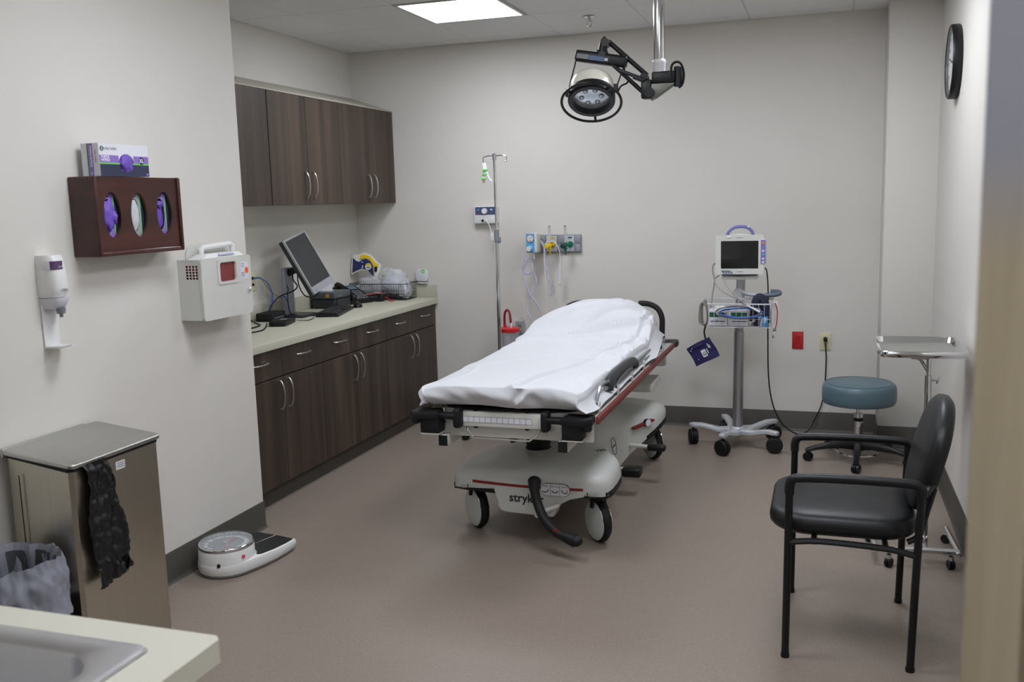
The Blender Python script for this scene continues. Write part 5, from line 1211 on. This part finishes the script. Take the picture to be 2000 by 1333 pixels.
# barcode scanner with a red ring
sr = thing('barcode_scanner', (-3.030, 6.06, ZT), 'black hand scanner with a red trim beside the wire basket', 'scanner')
b = MB(); b.tube([(-3.120, 5.995, ZT+.022), (-3.070, 6.03, ZT+.026), (-3.025, 6.055, ZT+.030)], lambda t: .018+.008*t, 12, sm=4); b.box((-3.010, 6.065, ZT+.028), (.07, .06, .054), .015, 3, None); b.build('body', BLK, sr)
b = MB(); b.tube([(-3.110, 6.0, ZT+.046), (-3.070, 6.03, ZT+.053), (-3.020, 6.062, ZT+.058), (-2.980, 6.09, ZT+.052)], .004, 6, sm=4); b.build('red_trim', RED, sr)
b = MB(); b.tube([(-2.985, 6.09, ZT+.03), (-2.950, 6.09, ZT+.012), (-2.925, 6.06, ZT+.007), (-2.905, 6.075, ZT+.007)], .005, 8, sm=4); b.build('red_cord_end', RED, sr)
# flat black box, router, network jack and cables
b = MB(rz(.25, (-3.02, 4.80, ZT))); b.box((0, 0, .016), (.10, .20, .026), .004, 2); fb = tag(b.build('docking_box', BLK), 'flat black box with cables near the front of the worktop', 'device'); fb['_o'] = tuple(fb.location)
MB(rz(.25, (-3.02, 4.80, ZT))).bb(-.02, .02, .0, .06, .0285, .0295).build('faint_print', GREY, fb)
b = MB(rz(.1, (-3.215, 4.985, ZT))); b.box((0, 0, .026), (.11, .18, .05), .008, 2); rt = tag(b.build('network_router', BLKS), 'chunky black network box behind the monitor stand', 'device'); rt['_o'] = tuple(rt.location)
MB(rz(.1, (-3.215, 4.985, ZT))).bb(.0552, .056, -.06, .06, .018, .022).build('vent_line', GREY, rt)
dj = thing('data_outlet', (-3.312, 4.965, 1.07), 'ivory network wall plate half hidden beside the sharps cabinet', 'outlet')
WMx = frame((XA, 4.958, 1.11), (0, 1, 0), (0, 0, 1))
MB(WMx).prism(rrect(.072, .115, .004), 0, .006, None, .002).build('cover_plate', IVORY, dj)
for z in (-.02, .02): MB(WMx).bb(-.010, .010, z-.008, z+.008, .005, .009).build('jack', BLK, dj)
def cable(name, m, pts, r, label): 
    b = MB(); b.tube(pts, r, 6, sm=7); return tag(b.build(name, m, ang=80), label, 'cable')
cable('network_cable', BLUEC, [(-3.305, 4.955, 1.13), (-3.26, 4.97, 1.13), (-3.235, 5.01, 1.09), (-3.225, 5.03, 1.03), (-3.23, 5.03, .97), (-3.235, 5.02, .925)], .004, 'blue network cable arching from the wall plate down to the black box')
cable('network_cable', YCAB, [(-3.305, 4.96, 1.125), (-3.27, 4.99, 1.12), (-3.26, 5.06, 1.05), (-3.265, 5.13, 1.01), (-3.27, 5.2, .985), (-3.28, 5.28, .93)], .0032, 'yellow network cable running behind the monitor stand')
cable('network_cable', BLUEC, [(-3.235, 5.0, .925), (-3.225, 5.02, .97), (-3.20, 5.06, 1.0), (-3.185, 5.10, 1.005), (-3.18, 5.125, .97), (-3.175, 5.135, .92), (-3.17, 5.14, .884)], .004, 'blue network cable looping in front of the monitor stand')
cable('video_cable', BLK, [(-3.12, 5.19, 1.23), (-3.135, 5.15, 1.17), (-3.14, 5.14, 1.11), (-3.13, 5.17, 1.06), (-3.15, 5.13, 1.03), (-3.19, 5.06, 1.01), (-3.22, 5.01, .96), (-3.225, 4.99, .925)], .0042, 'black cable swooping from the monitor back to the network box')
cable('video_cable', BLK, [(-3.11, 5.2, 1.22), (-3.12, 5.165, 1.13), (-3.11, 5.16, 1.06), (-3.09, 5.18, 1.005), (-3.06, 5.21, .99), (-3.04, 5.25, 1.0), (-3.05, 5.3, 1.03)], .0042, 'black cable sagging below the monitor corner')
cable('power_lead', BLK, [(-3.155, 5.09, 1.075), (-3.15, 5.095, 1.05), (-3.16, 5.10, 1.02), (-3.165, 5.11, .96), (-3.16, 5.12, .90), (-3.12, 5.16, .878), (-3.05, 5.2, .876), (-2.99, 5.17, .8745)], .0034, 'black lead dropping in front of the stand and across the worktop')
cable('power_lead', BLK, [(-3.27, 4.85, .885), (-3.2, 4.80, .876), (-3.12, 4.72, .876), (-3.09, 4.60, .877), (-3.1, 4.45, .876), (-3.12, 4.3, .876)], .0042, 'black lead curving left from the flat box towards the corner wall')
cable('power_lead', BLK, [(-3.06, 4.70, .89), (-3.02, 4.62, .8765), (-2.98, 4.52, .8755), (-2.99, 4.42, .8755), (-3.03, 4.34, .8755), (-3.0, 4.28, .8755)], .0042, 'black lead looping on the worktop nearest the corner wall')
cable('power_lead', BLK, [(-2.985, 4.90, .885), (-2.955, 4.97, .8755), (-2.965, 5.05, .8745), (-3.0, 5.12, .8745)], .0028, 'thin black lead from the flat box to the keyboard')

# ================================================================ wire basket of supplies
wkb = thing('wire_supply_basket', (-3.06, 6.225, ZT), 'black wire basket full of bagged supplies in the worktop corner', 'basket')
x0, x1, y0, y1, z0, z1 = -3.285, -2.825, 6.115, 6.325, ZT+.003, ZT+.118
WIRE = mat('black_wire', (34, 38, 46), .4)
def ringpts(x0, x1, y0, y1, z, r=.03):
    cx, cy = (x0+x1)/2, (y0+y1)/2
    return [(cx+x, cy+y, z) for x, y in rrect(x1-x0, y1-y0, r, 4)]
MB().tube(ringpts(x0, x1, y0, y1, z1), .0028, 6, closed=True).build('rim', WIRE, wkb)
b = MB()
for k in range(4): b.tube(ringpts(x0+.006, x1-.006, y0+.006, y1-.006, z0+.022*k+.002), .0012, 5, closed=True)
n = 22
for k in range(n+1):
    x = x0+.02+(x1-x0-.04)*k/n; b.tube([(x, y0, z1), (x, y0+.006, z0), (x, y1-.006, z0), (x, y1, z1)], .0012, 5)
for k in range(9):
    y = y0+.02+(y1-y0-.04)*k/8; b.tube([(x0, y, z1), (x0+.006, y, z0), (x1-.006, y, z0), (x1, y, z1)], .0012, 5)
wm = b.build('wire_mesh', WIRE, wkb); wm['kind'] = 'stuff'
# cervical collar
cc = thing('cervical_collar', (-3.2, 6.24, 1.0), 'navy and yellow neck brace standing in the wire basket', 'neck brace')
CCM = frame((-3.19, 6.215, 1.098), (.99, .12, 0), (.0, .18, 1))
CCM = CCM @ Matrix.Rotation(-.10, 4, 'Z')
FOAM = mat('white_foam', (216, 214, 204), .8)
outl = [(-.10, .085), (-.06, .088), (-.02, .105), (.03, .095), (.08, .05), (.115, .03), (.105, -.02), (.085, -.075), (.06, -.055), (.02, -.022), (-.03, -.018), (-.07, -.04), (-.095, -.06), (-.105, .0)]
b = MB(CCM); b.prism([(x*1.06, y*1.06) for x, y in outl], -.016, -.001, None, .004); b.build('foam_lining', FOAM, cc)
b = MB(CCM); b.prism([(-.10, .065), (-.075, .045), (-.05, .04), (-.03, .058), (.0, .066), (.03, .055), (.055, .025), (.075, -.055), (.055, -.045), (.02, -.012), (-.03, -.008), (-.07, -.03), (-.095, -.045)], -.004, .004, None, .0015); b.build('navy_shell', mat('navy_plastic', (32, 40, 88), .4), cc)
b = MB(CCM); b.prism([(-.05, .062), (-.045, .085), (-.015, .098), (.03, .085), (.075, .045), (.10, .03), (.09, -.015), (.07, .0), (.055, .03), (.03, .058), (.0, .069), (-.03, .062)], -.002, .006, None, .0015); b.build('yellow_chin_piece', YEL, cc)
MB(CCM @ Matrix.Translation((.024, .012, .004))).prism(ellipse(.024, .024, 28), 0, .0016).build('size_badge', CARD, cc)
MB(CCM @ Matrix.Translation((.024, .012, .0055))).prism([(.021*math.cos(a), .021*math.sin(a)) for a in [PI*k/12 for k in range(13)]], 0, .0012).build('badge_yellow_half', YEL, cc)
MB(CCM @ Matrix.Translation((.024, .003, .0055))).bb(-.012, .012, -.003, .003, 0, .001).build('badge_print', INK, cc)
for x, y in ((-.025, .04), (-.02, .012), (-.02, -.0)): MB(CCM @ Matrix.Translation((x, y, .004))).bb(-.005, .005, -.003, .003, 0, .0015).build('vent_hole', WINK, cc)
MB(CCM).bb(.075, .095, -.02, .015, .006, .009).build('black_strap', BLK, cc)
# bagged supplies
def bag(c, r, seed, label, m_=CLEAR, inner=None, name='supply_bag', amp=.28):
    t = thing(name, (c[0], c[1], c[2]-r[2]), label, 'bag', 'bagged supplies in the wire basket')
    b = MB(); b.ball((0, 0, 0), 1, 30, 20)
    for v in b.bm.verts:
        p = v.co.copy(); d = noise.noise(p*1.6+V((seed, 1, 0)))*amp+abs(noise.noise(p*4+V((0, seed, 0))))*amp*.9
        p = V((math.copysign(abs(p.x)**.75, p.x), math.copysign(abs(p.y)**.75, p.y), math.copysign(abs(p.z)**.8, p.z)))*(1+d-.12)
        v.co = V((c[0]+p.x*r[0], c[1]+p.y*r[1], c[2]+p.z*r[2]))
    b.build('clear_bag', m_, t, ang=70)
    return t
t = bag((-2.96, 6.215, .995), (.105, .075, .085), 4, 'clear bag with a white breathing mask at the middle of the basket')
b = MB(); b.ball((-2.965, 6.21, .985), (.07, .045, .055), 20, 12); b.build('breathing_mask', mat('milky_plastic', (206, 208, 222), .35), t)
t = bag((-3.14, 6.175, .965), (.10, .055, .07), 9, 'clear bag of coiled tubing in front of the neck brace')
MB().torus(.038, .006, frame((-3.13, 6.175, .965), (1, 0, .2), (-.2, .5, 1)), 26, 8).torus(.03, .006, frame((-3.15, 6.18, .955), (.8, .3, .2), (-.1, .3, 1)), 26, 8).build('coiled_tubing', CHROME if False else mat('grey_tubing', (150, 148, 150), .3), t)
t = bag((-3.05, 6.265, 1.01), (.075, .045, .085), 14, 'clear bag with a green circle print at the back of the basket')
MB(frame((-3.045, 6.225, 1.035), (1, 0, 0), (0, .1, 1))).torus(.013, .0035, n=20, m=6).build('green_circle_print', GREENK, t)
MB().bb(-3.09, -2.94, 6.292, 6.312, .90, 1.08, .008).build('white_tray', WHITEP, t)
t = bag((-2.86, 6.17, .95), (.045, .05, .065), 17, 'small clear bag bulging over the right end of the basket')
MB().ball((-2.87, 6.18, .94), (.028, .03, .04), 14, 8).build('folded_mask', mat('pale_mask', (196, 198, 206), .4), t)
sm_ = thing('mask_packet', (-2.79, 6.28, .98), 'white packet with a green circle leaning beyond the basket at the back wall', 'packet')
b = MB(frame((-2.795, 6.328, 1.035), (1, 0, -.05), (0, .12, 1))); b.prism(rrect(.10, .09, .025), -.018, 0, None, .006); b.build('packet', mat('white_packet', (206, 208, 212), .4), sm_)
MB(frame((-2.785, 6.3315, 1.063), (1, 0, -.05), (0, .12, 1))).torus(.0105, .0035, n=20, m=6).build('green_circle_print', GREENK, sm_)
b = MB(frame((-2.795, 6.332, 1.032), (1, 0, -.05), (0, .12, 1))); b.bb(-.025, .042, -.058, -.05, -.02, .004); b.build('packet_flap', WHITEP, sm_)

# ================================================================ IV pole
iv = thing('iv_pole', (-2.058, 5.9, 0), 'chrome rolling IV pole with two hooks behind the stretcher', 'IV pole')
IP = V((-2.058, 5.9, 0))
b = MB(); b.cyl((IP.x, IP.y, .07), (IP.x, IP.y, 1.31), .0125, n=18); b.build('lower_tube', CHROME, iv)
b = MB(); b.cyl((IP.x, IP.y, 1.30), (IP.x, IP.y, 1.852), .0085, n=16); b.build('upper_tube', CHROME, iv)
b = MB(); b.cyl((IP.x, IP.y, 1.285), (IP.x, IP.y, 1.37), .0165, n=18, bev=.003); b.box((IP.x+.018, IP.y-.004, 1.30), (.02, .02, .04), .004, 2); b.build('height_clamp', GREY, iv)
MB().cyl((IP.x, IP.y, 1.815), (IP.x, IP.y, 1.86), .0125, n=16, bev=.003).build('hook_hub', SATIN, iv)
for s, pts in ((-1, [(0, 0, 1.842), (-.04, 0, 1.845), (-.074, 0, 1.838), (-.078, 0, 1.82), (-.072, -.005, 1.79), (-.064, -.012, 1.80)]), (1, [(0, 0, 1.842), (.05, 0, 1.846), (.078, 0, 1.842), (.084, 0, 1.83), (.082, -.004, 1.805), (.074, -.012, 1.808)])):
    b = MB(); b.tube([(IP.x+p[0], IP.y+p[1], p[2]) for p in pts], .0038, 8, sm=4); b.build('hook', CHROME, iv)
for k in range(5):
    a = math.radians(232+72*k); d = V((math.cos(a), math.sin(a), 0)); e = IP+d*.29
    b = MB(); b.tube([(IP.x, IP.y, .095), tuple(IP+d*.1+V((0, 0, .09))), tuple(e+V((0, 0, .065)))], lambda t: .016-.005*t, 8, sm=3); b.build('base_leg', SATIN, iv)
    twin_caster(iv, e.x, e.y, a+.9, .028, .065)
tc_ = thing('tape_strap_set', (-2.115, 5.89, 1.67), 'white straps with lime green clips hanging from the IV pole hook', 'strap')
b = MB(); b.tube([(-2.132, 5.888, 1.80), (-2.125, 5.885, 1.76), (-2.135, 5.885, 1.71), (-2.13, 5.885, 1.675)], .010, 8, sm=4, flat=.5); b.build('strap', CARD, tc_)
b = MB(); b.tube([(-2.122, 5.888, 1.80), (-2.112, 5.882, 1.755), (-2.098, 5.88, 1.71), (-2.075, 5.88, 1.68)], .008, 8, sm=4, flat=.5); b.build('strap', CARD, tc_)
for z, x in ((1.755, -2.118), (1.728, -2.12), (1.70, -2.128)): MB().box((x, 5.878, z), (.034, .012, .012), .003, 2).build('green_clip', GREENK, tc_)
MB().bb(-2.139, -2.121, 5.876, 5.884, 1.672, 1.69).build('strap_end', mat('tan_strap_end', (150, 140, 128), .6), tc_)

# ================================================================ wall call unit behind the pole
cu = thing('wall_call_unit', (-2.28, 6.36, 1.403), 'white wall control unit with a round dial behind the IV pole', 'wall device')
CMx = frame((-2.283, YB, 1.460), (1, 0, 0), (0, 0, 1))
MB(CMx).prism(rrect(.172, .122, .012), 0, .045, None, .006).build('housing', WHITEP, cu)
MB(CMx).bb(-.075, .072, .0, .055, .0448, .0462).build('blue_face', mat('slate_blue_face', (70, 80, 118), .4), cu)
MB(CMx).cyl((-.005, .026, .046), (-.005, .026, .058), .021, .019, 24).build('dial', WHITEP, cu)
for x, y, m_ in ((-.052, .036, bpy.data.materials['blue_faceplate']), (-.052, .014, RED), (.046, .036, CARD), (.046, .014, GRN)): MB(CMx).bb(x-.007, x+.007, y-.005, y+.005, .046, .048).build('button', m_, cu)
for x in (-.02, .005): MB(CMx).cyl((x, -.040, .044), (x, -.040, .056), .008, n=12).build('port', BLK if x < 0 else WHITEP, cu)
b = MB(); b.tube([(-2.278, 6.305, 1.42), (-2.262, 6.30, 1.405), (-2.245, 6.30, 1.37), (-2.24, 6.305, 1.33), (-2.225, 6.31, 1.30), (-2.222, 6.32, 1.2), (-2.21, 6.335, .9), (-2.20, 6.34, .6), (-2.195, 6.345, .4)], .004, 8, sm=6); b.build('cord', WHITEP, cu)
MB().box((-2.232, 6.30, 1.305), (.022, .02, .05), .004, 2).build('cord_plug', WHITEP, cu)

# ================================================================ medical gas rail
gp = thing('gas_outlet_panel', (-1.755, 6.36, 1.19), 'grey medical gas outlet strip on the back wall', 'gas panel')
GPX0, GPX1, GPZ0, GPZ1 = -1.908, -1.602, 1.190, 1.312
MB().bb(GPX0, GPX1, YB-.022, YB, GPZ0, GPZ1, .003).build('back_box', mat('grey_anodised', (132, 134, 142), .4, .3), gp)
GP2 = mat('panel_grey', (150, 152, 160), .4, .2)
cells = [(-1.895, -1.858, 0), (-1.846, -1.772, 1), (-1.760, -1.724, 0), (-1.712, -1.650, 2), (-1.640, -1.608, 0)]
for xa, xb, k in cells:
    if k == 0:
        for za, zb in ((1.197, 1.246), (1.252, 1.305)): 
            q = MB().bb(xa, xb, YB-.0255, YB-.0215, za, zb, .0015).build('blank_plate', GP2, gp)
        MB().cyl(((xa+xb)/2, YB-.0255, 1.258), ((xa+xb)/2, YB-.027, 1.258), .0028, n=10).build('screw', DGREY, gp)
    else:
        q = MB().bb(xa, xb, YB-.0265, YB-.0215, 1.197, 1.305, .002).build('outlet_plate', mat('pale_outlet_plate', (186, 190, 196), .4) if k == 1 else bpy.data.materials['pale_outlet_plate'], gp)
        MB().bb(xa+.02, xb-.012, YB-.028, YB-.0264, 1.287, 1.296).build('gas_name_strip', YEL if k == 1 else GRN, q)
        MB().cyl(((xa+xb)/2+.008, YB-.026, 1.245), ((xa+xb)/2+.008, YB-.038, 1.245), .021, n=24, bev=.003).build('socket_ring', mat('brass_yellow', (196, 160, 60), .35, .5) if k == 1 else GRN, q)
def flowmeter(x, z, m_, label, name, dark):
    t = thing(name, (x, YB-.08, z-.06), label, 'flowmeter')
    b = MB(); b.cyl((x+.014, YB-.036, z), (x+.004, YB-.085, z+.002), .012, n=16); b.cyl((x, YB-.085, z-.018), (x, YB-.085, z+.02), .011, n=16, bev=.002); b.build('valve_body', m_, t)
    b = MB(); b.cyl((x-.008, YB-.092, z-.004), (x-.014, YB-.122, z-.006), .0155, .0165, 18, bev=.003); b.build('knob', dark, t)
    b = MB(); b.lathe([(.012, -.018), (.0125, -.03), (.006, -.036), (.0045, -.06), (.003, -.068)], 14, Matrix.Translation((x+.001, YB-.085, z))); b.build('hose_barb', m_, t)
    b = MB(); b.cyl((x-.001, YB-.085, z+.02), (x-.001, YB-.085, z+.128), .0075, n=14); b.build('flow_tube', mat('clear_flow_tube', (206, 206, 204), .1, alpha=.6) if 'clear_flow_tube' not in bpy.data.materials else bpy.data.materials['clear_flow_tube'], t)
    MB().cyl((x-.001, YB-.085, z+.126), (x-.001, YB-.085, z+.133), .0085, n=14).build('tube_cap', GREY, t)
    return t
flowmeter(-1.806, 1.243, YEL, 'yellow medical air flowmeter plugged into the gas strip', 'air_flowmeter', YEL)
flowmeter(-1.694, 1.243, GRN, 'green oxygen flowmeter plugged into the gas strip', 'oxygen_flowmeter', mat('dark_green_knob', (18, 58, 52), .4))
# suction regulator
sg_ = thing('suction_regulator', (-1.925, 6.27, 1.19), 'light blue suction regulator with a round gauge at the end of the gas strip', 'regulator')
RM = frame((-1.924, 6.235, 1.262), (.96, -.10, 0), (0, 0, 1))
MB(RM).prism(rrect(.082, .134, .008), -.075, 0, None, .005).build('housing', GREYW, sg_)
MB(RM).prism([(x-.008, y) for x, y in rrect(.062, .128, .004)], -.002, .0015).build('blue_face', GASB, sg_)
MB(RM @ Matrix.Translation((-.006, .031, .0015))).prism(ellipse(.024, .024, 28), 0, .006).build('gauge_face', CARD, sg_)
MB(RM @ Matrix.Translation((-.006, .031, .006))).torus(.024, .0022, n=28, m=6).build('gauge_ring', mat('pink_grey_ring', (170, 130, 134), .4), sg_)
MB(RM @ Matrix.Translation((-.006, .031, .0078)) @ Matrix.Rotation(.7, 4, 'Z')).bb(-.005, .017, -.001, .001, 0, .001).build('needle', INK, sg_)
MB(RM @ Matrix.Translation((-.006, .031, .0072))).bb(-.006, .008, -.019, -.013, 0, .001).build('red_zone', RED, sg_)
b = MB(RM); b.cyl((-.012, -.040, .0), (-.012, -.040, .028), .023, .020, 24, bev=.003); b.build('knob', mat('pale_blue_knob', (140, 180, 206), .35), sg_)
MB(RM @ Matrix.Translation((-.012, -.040, .028))).prism(ellipse(.016, .016, 20), 0, .0012).build('knob_cap', CARD, sg_)
MB(RM).cyl((.008, -.063, -.02), (.008, -.11, -.02), .0055, n=10).build('vacuum_port', WHITEP, sg_)
b = MB(); b.tube([(-1.885, 6.30, 1.27), (-1.87, 6.30, 1.265), (-1.85, 6.30, 1.22), (-1.845, 6.30, 1.19)], .008, 8, sm=4); b.build('bypass_hose', TUBEC, sg_)
def tubing(name, pts, r, label, m_=TUBEC): 
    b = MB(); b.tube(pts, r, 8, sm=7); return tag(b.build(name, m_, ang=80), label, 'tubing')
tubing('suction_tubing', [(-1.925, 6.26, 1.165), (-1.95, 6.25, 1.15), (-1.985, 6.25, 1.10), (-1.985, 6.25, 1.06), (-1.95, 6.25, 1.05), (-1.925, 6.25, 1.08), (-1.935, 6.25, 1.13)], .0075, 'clear suction tubing looped just below the blue regulator')
tubing('suction_tubing', [(-1.96, 6.26, 1.17), (-1.99, 6.25, 1.10), (-1.985, 6.25, 1.02), (-1.965, 6.25, .95), (-1.945, 6.25, .90), (-1.91, 6.25, .86), (-1.88, 6.25, .80), (-1.86, 6.25, .74), (-1.84, 6.25, .70)], .0075, 'clear suction tubing falling from the regulator in a long left curve')
tubing('suction_tubing', [(-1.93, 6.275, 1.06), (-1.905, 6.275, 1.0), (-1.93, 6.275, .93), (-1.96, 6.275, .88), (-1.975, 6.27, .82), (-1.96, 6.25, .76), (-1.93, 6.25, .70), (-1.9, 6.25, .62)], .0075, 'clear suction tubing crossing over behind the pillow end')
tubing('suction_tubing', [(-1.845, 6.30, 1.18), (-1.835, 6.29, 1.1), (-1.825, 6.29, 1.03), (-1.805, 6.29, .97), (-1.80, 6.29, .92), (-1.815, 6.29, .89)], .0065, 'short clear hose hanging under the yellow flowmeter')
tubing('oxygen_line', [(-1.81, 6.27, 1.27), (-1.835, 6.27, 1.25), (-1.845, 6.27, 1.18), (-1.845, 6.28, 1.05), (-1.842, 6.29, .9), (-1.836, 6.30, .75), (-1.83, 6.31, .6)], .0035, 'thin white line from the yellow flowmeter running straight down', WHITEP)
sw_ = thing('suction_wand', (-1.745, 6.29, .97), 'white flared wand on a thin line hanging below the gas strip', 'tubing')
b = MB(); b.tube([(-1.80, 6.268, 1.265), (-1.775, 6.268, 1.268), (-1.748, 6.27, 1.235), (-1.735, 6.28, 1.18), (-1.738, 6.285, 1.10)], .0035, 8, sm=6); b.build('line', WHITEP, sw_)
b = MB(); b.tube([(-1.738, 6.285, 1.11), (-1.741, 6.288, 1.05), (-1.745, 6.292, .975)], lambda t: .005+.008*t, 12, sm=3); b.build('wand', CARD, sw_)
MB().cyl((-1.745, 6.292, .976), (-1.7453, 6.292, .972), .011, n=14).build('wand_mouth', BLK, sw_)

# ================================================================ suction canister and low outlet
sc_ = thing('suction_canister', (-2.095, 6.22, .47), 'clear suction canister with a bright red lid beside the IV pole', 'canister')
KC = V((-2.09, 6.21, 0))
b = MB(); b.lathe([(.05, .47), (.055, .475), (.065, .655), (.067, .66), (.064, .66), (.052, .48), (.002, .476)], 30, rz(0, KC)); b.build('jar', CLEAR, sc_, ang=50)
b = MB(); b.lathe([(.066, .648), (.071, .65), (.072, .672), (.066, .676), (.05, .680), (.002, .682)], 30, rz(0, KC)); b.cyl((KC.x-.035, KC.y, .68), (KC.x-.035, KC.y, .70), .012, n=12).cyl((KC.x+.012, KC.y-.01, .68), (KC.x+.012, KC.y-.01, .70), .010, n=12); b.build('lid', mat('bright_red_plastic', (206, 38, 44), .35), sc_, ang=50)
b = MB(); b.tube([(KC.x-.035, KC.y, .69), (KC.x-.037, KC.y, .74), (KC.x-.03, KC.y, .785), (KC.x-.012, KC.y, .80), (KC.x+.004, KC.y-.005, .775), (KC.x+.012, KC.y-.01, .72), (KC.x+.012, KC.y-.01, .695)], .0085, 10, sm=5); b.build('red_elbow_tube', mat('deep_red_tube', (140, 20, 30), .3), sc_)
MB().cyl((KC.x+.02, KC.y-.03, .68), (KC.x+.02, KC.y-.03, .71), .009, n=12).build('port_cap', WHITEP, sc_)
b = MB(); b.tube([(KC.x+.02, KC.y-.03, .70), (KC.x+.035, KC.y, .735), (KC.x+.06, KC.y+.05, .74), (KC.x+.075, KC.y+.08, .72), (KC.x+.08, KC.y+.1, .68), (KC.x+.08, KC.y+.12, .60)], .004, 8, sm=5); b.build('port_tube', TUBEC, sc_)
MB().bb(KC.x-.04, KC.x+.04, KC.y+.06, YB, .52, .64, .006).build('wall_bracket', GREY, sc_)
lo_ = thing('wall_socket', (-2.06, 6.36, .6), 'small grey wall socket plate behind the red canister', 'outlet')
WS = frame((-2.062, YB, .648), (1, 0, 0), (0, 0, 1))
MB(WS).prism(rrect(.066, .11, .004), 0, .008, None, .002).build('cover_plate', mat('grey_cover_plate', (150, 150, 152), .4), lo_)
for z in (-.022, .022): MB(WS).bb(-.013, .013, z-.011, z+.011, .0075, .0105).build('socket_face', GREY, lo_)
for o in bpy.data.objects:
    if '_o' in o.keys(): del o['_o']
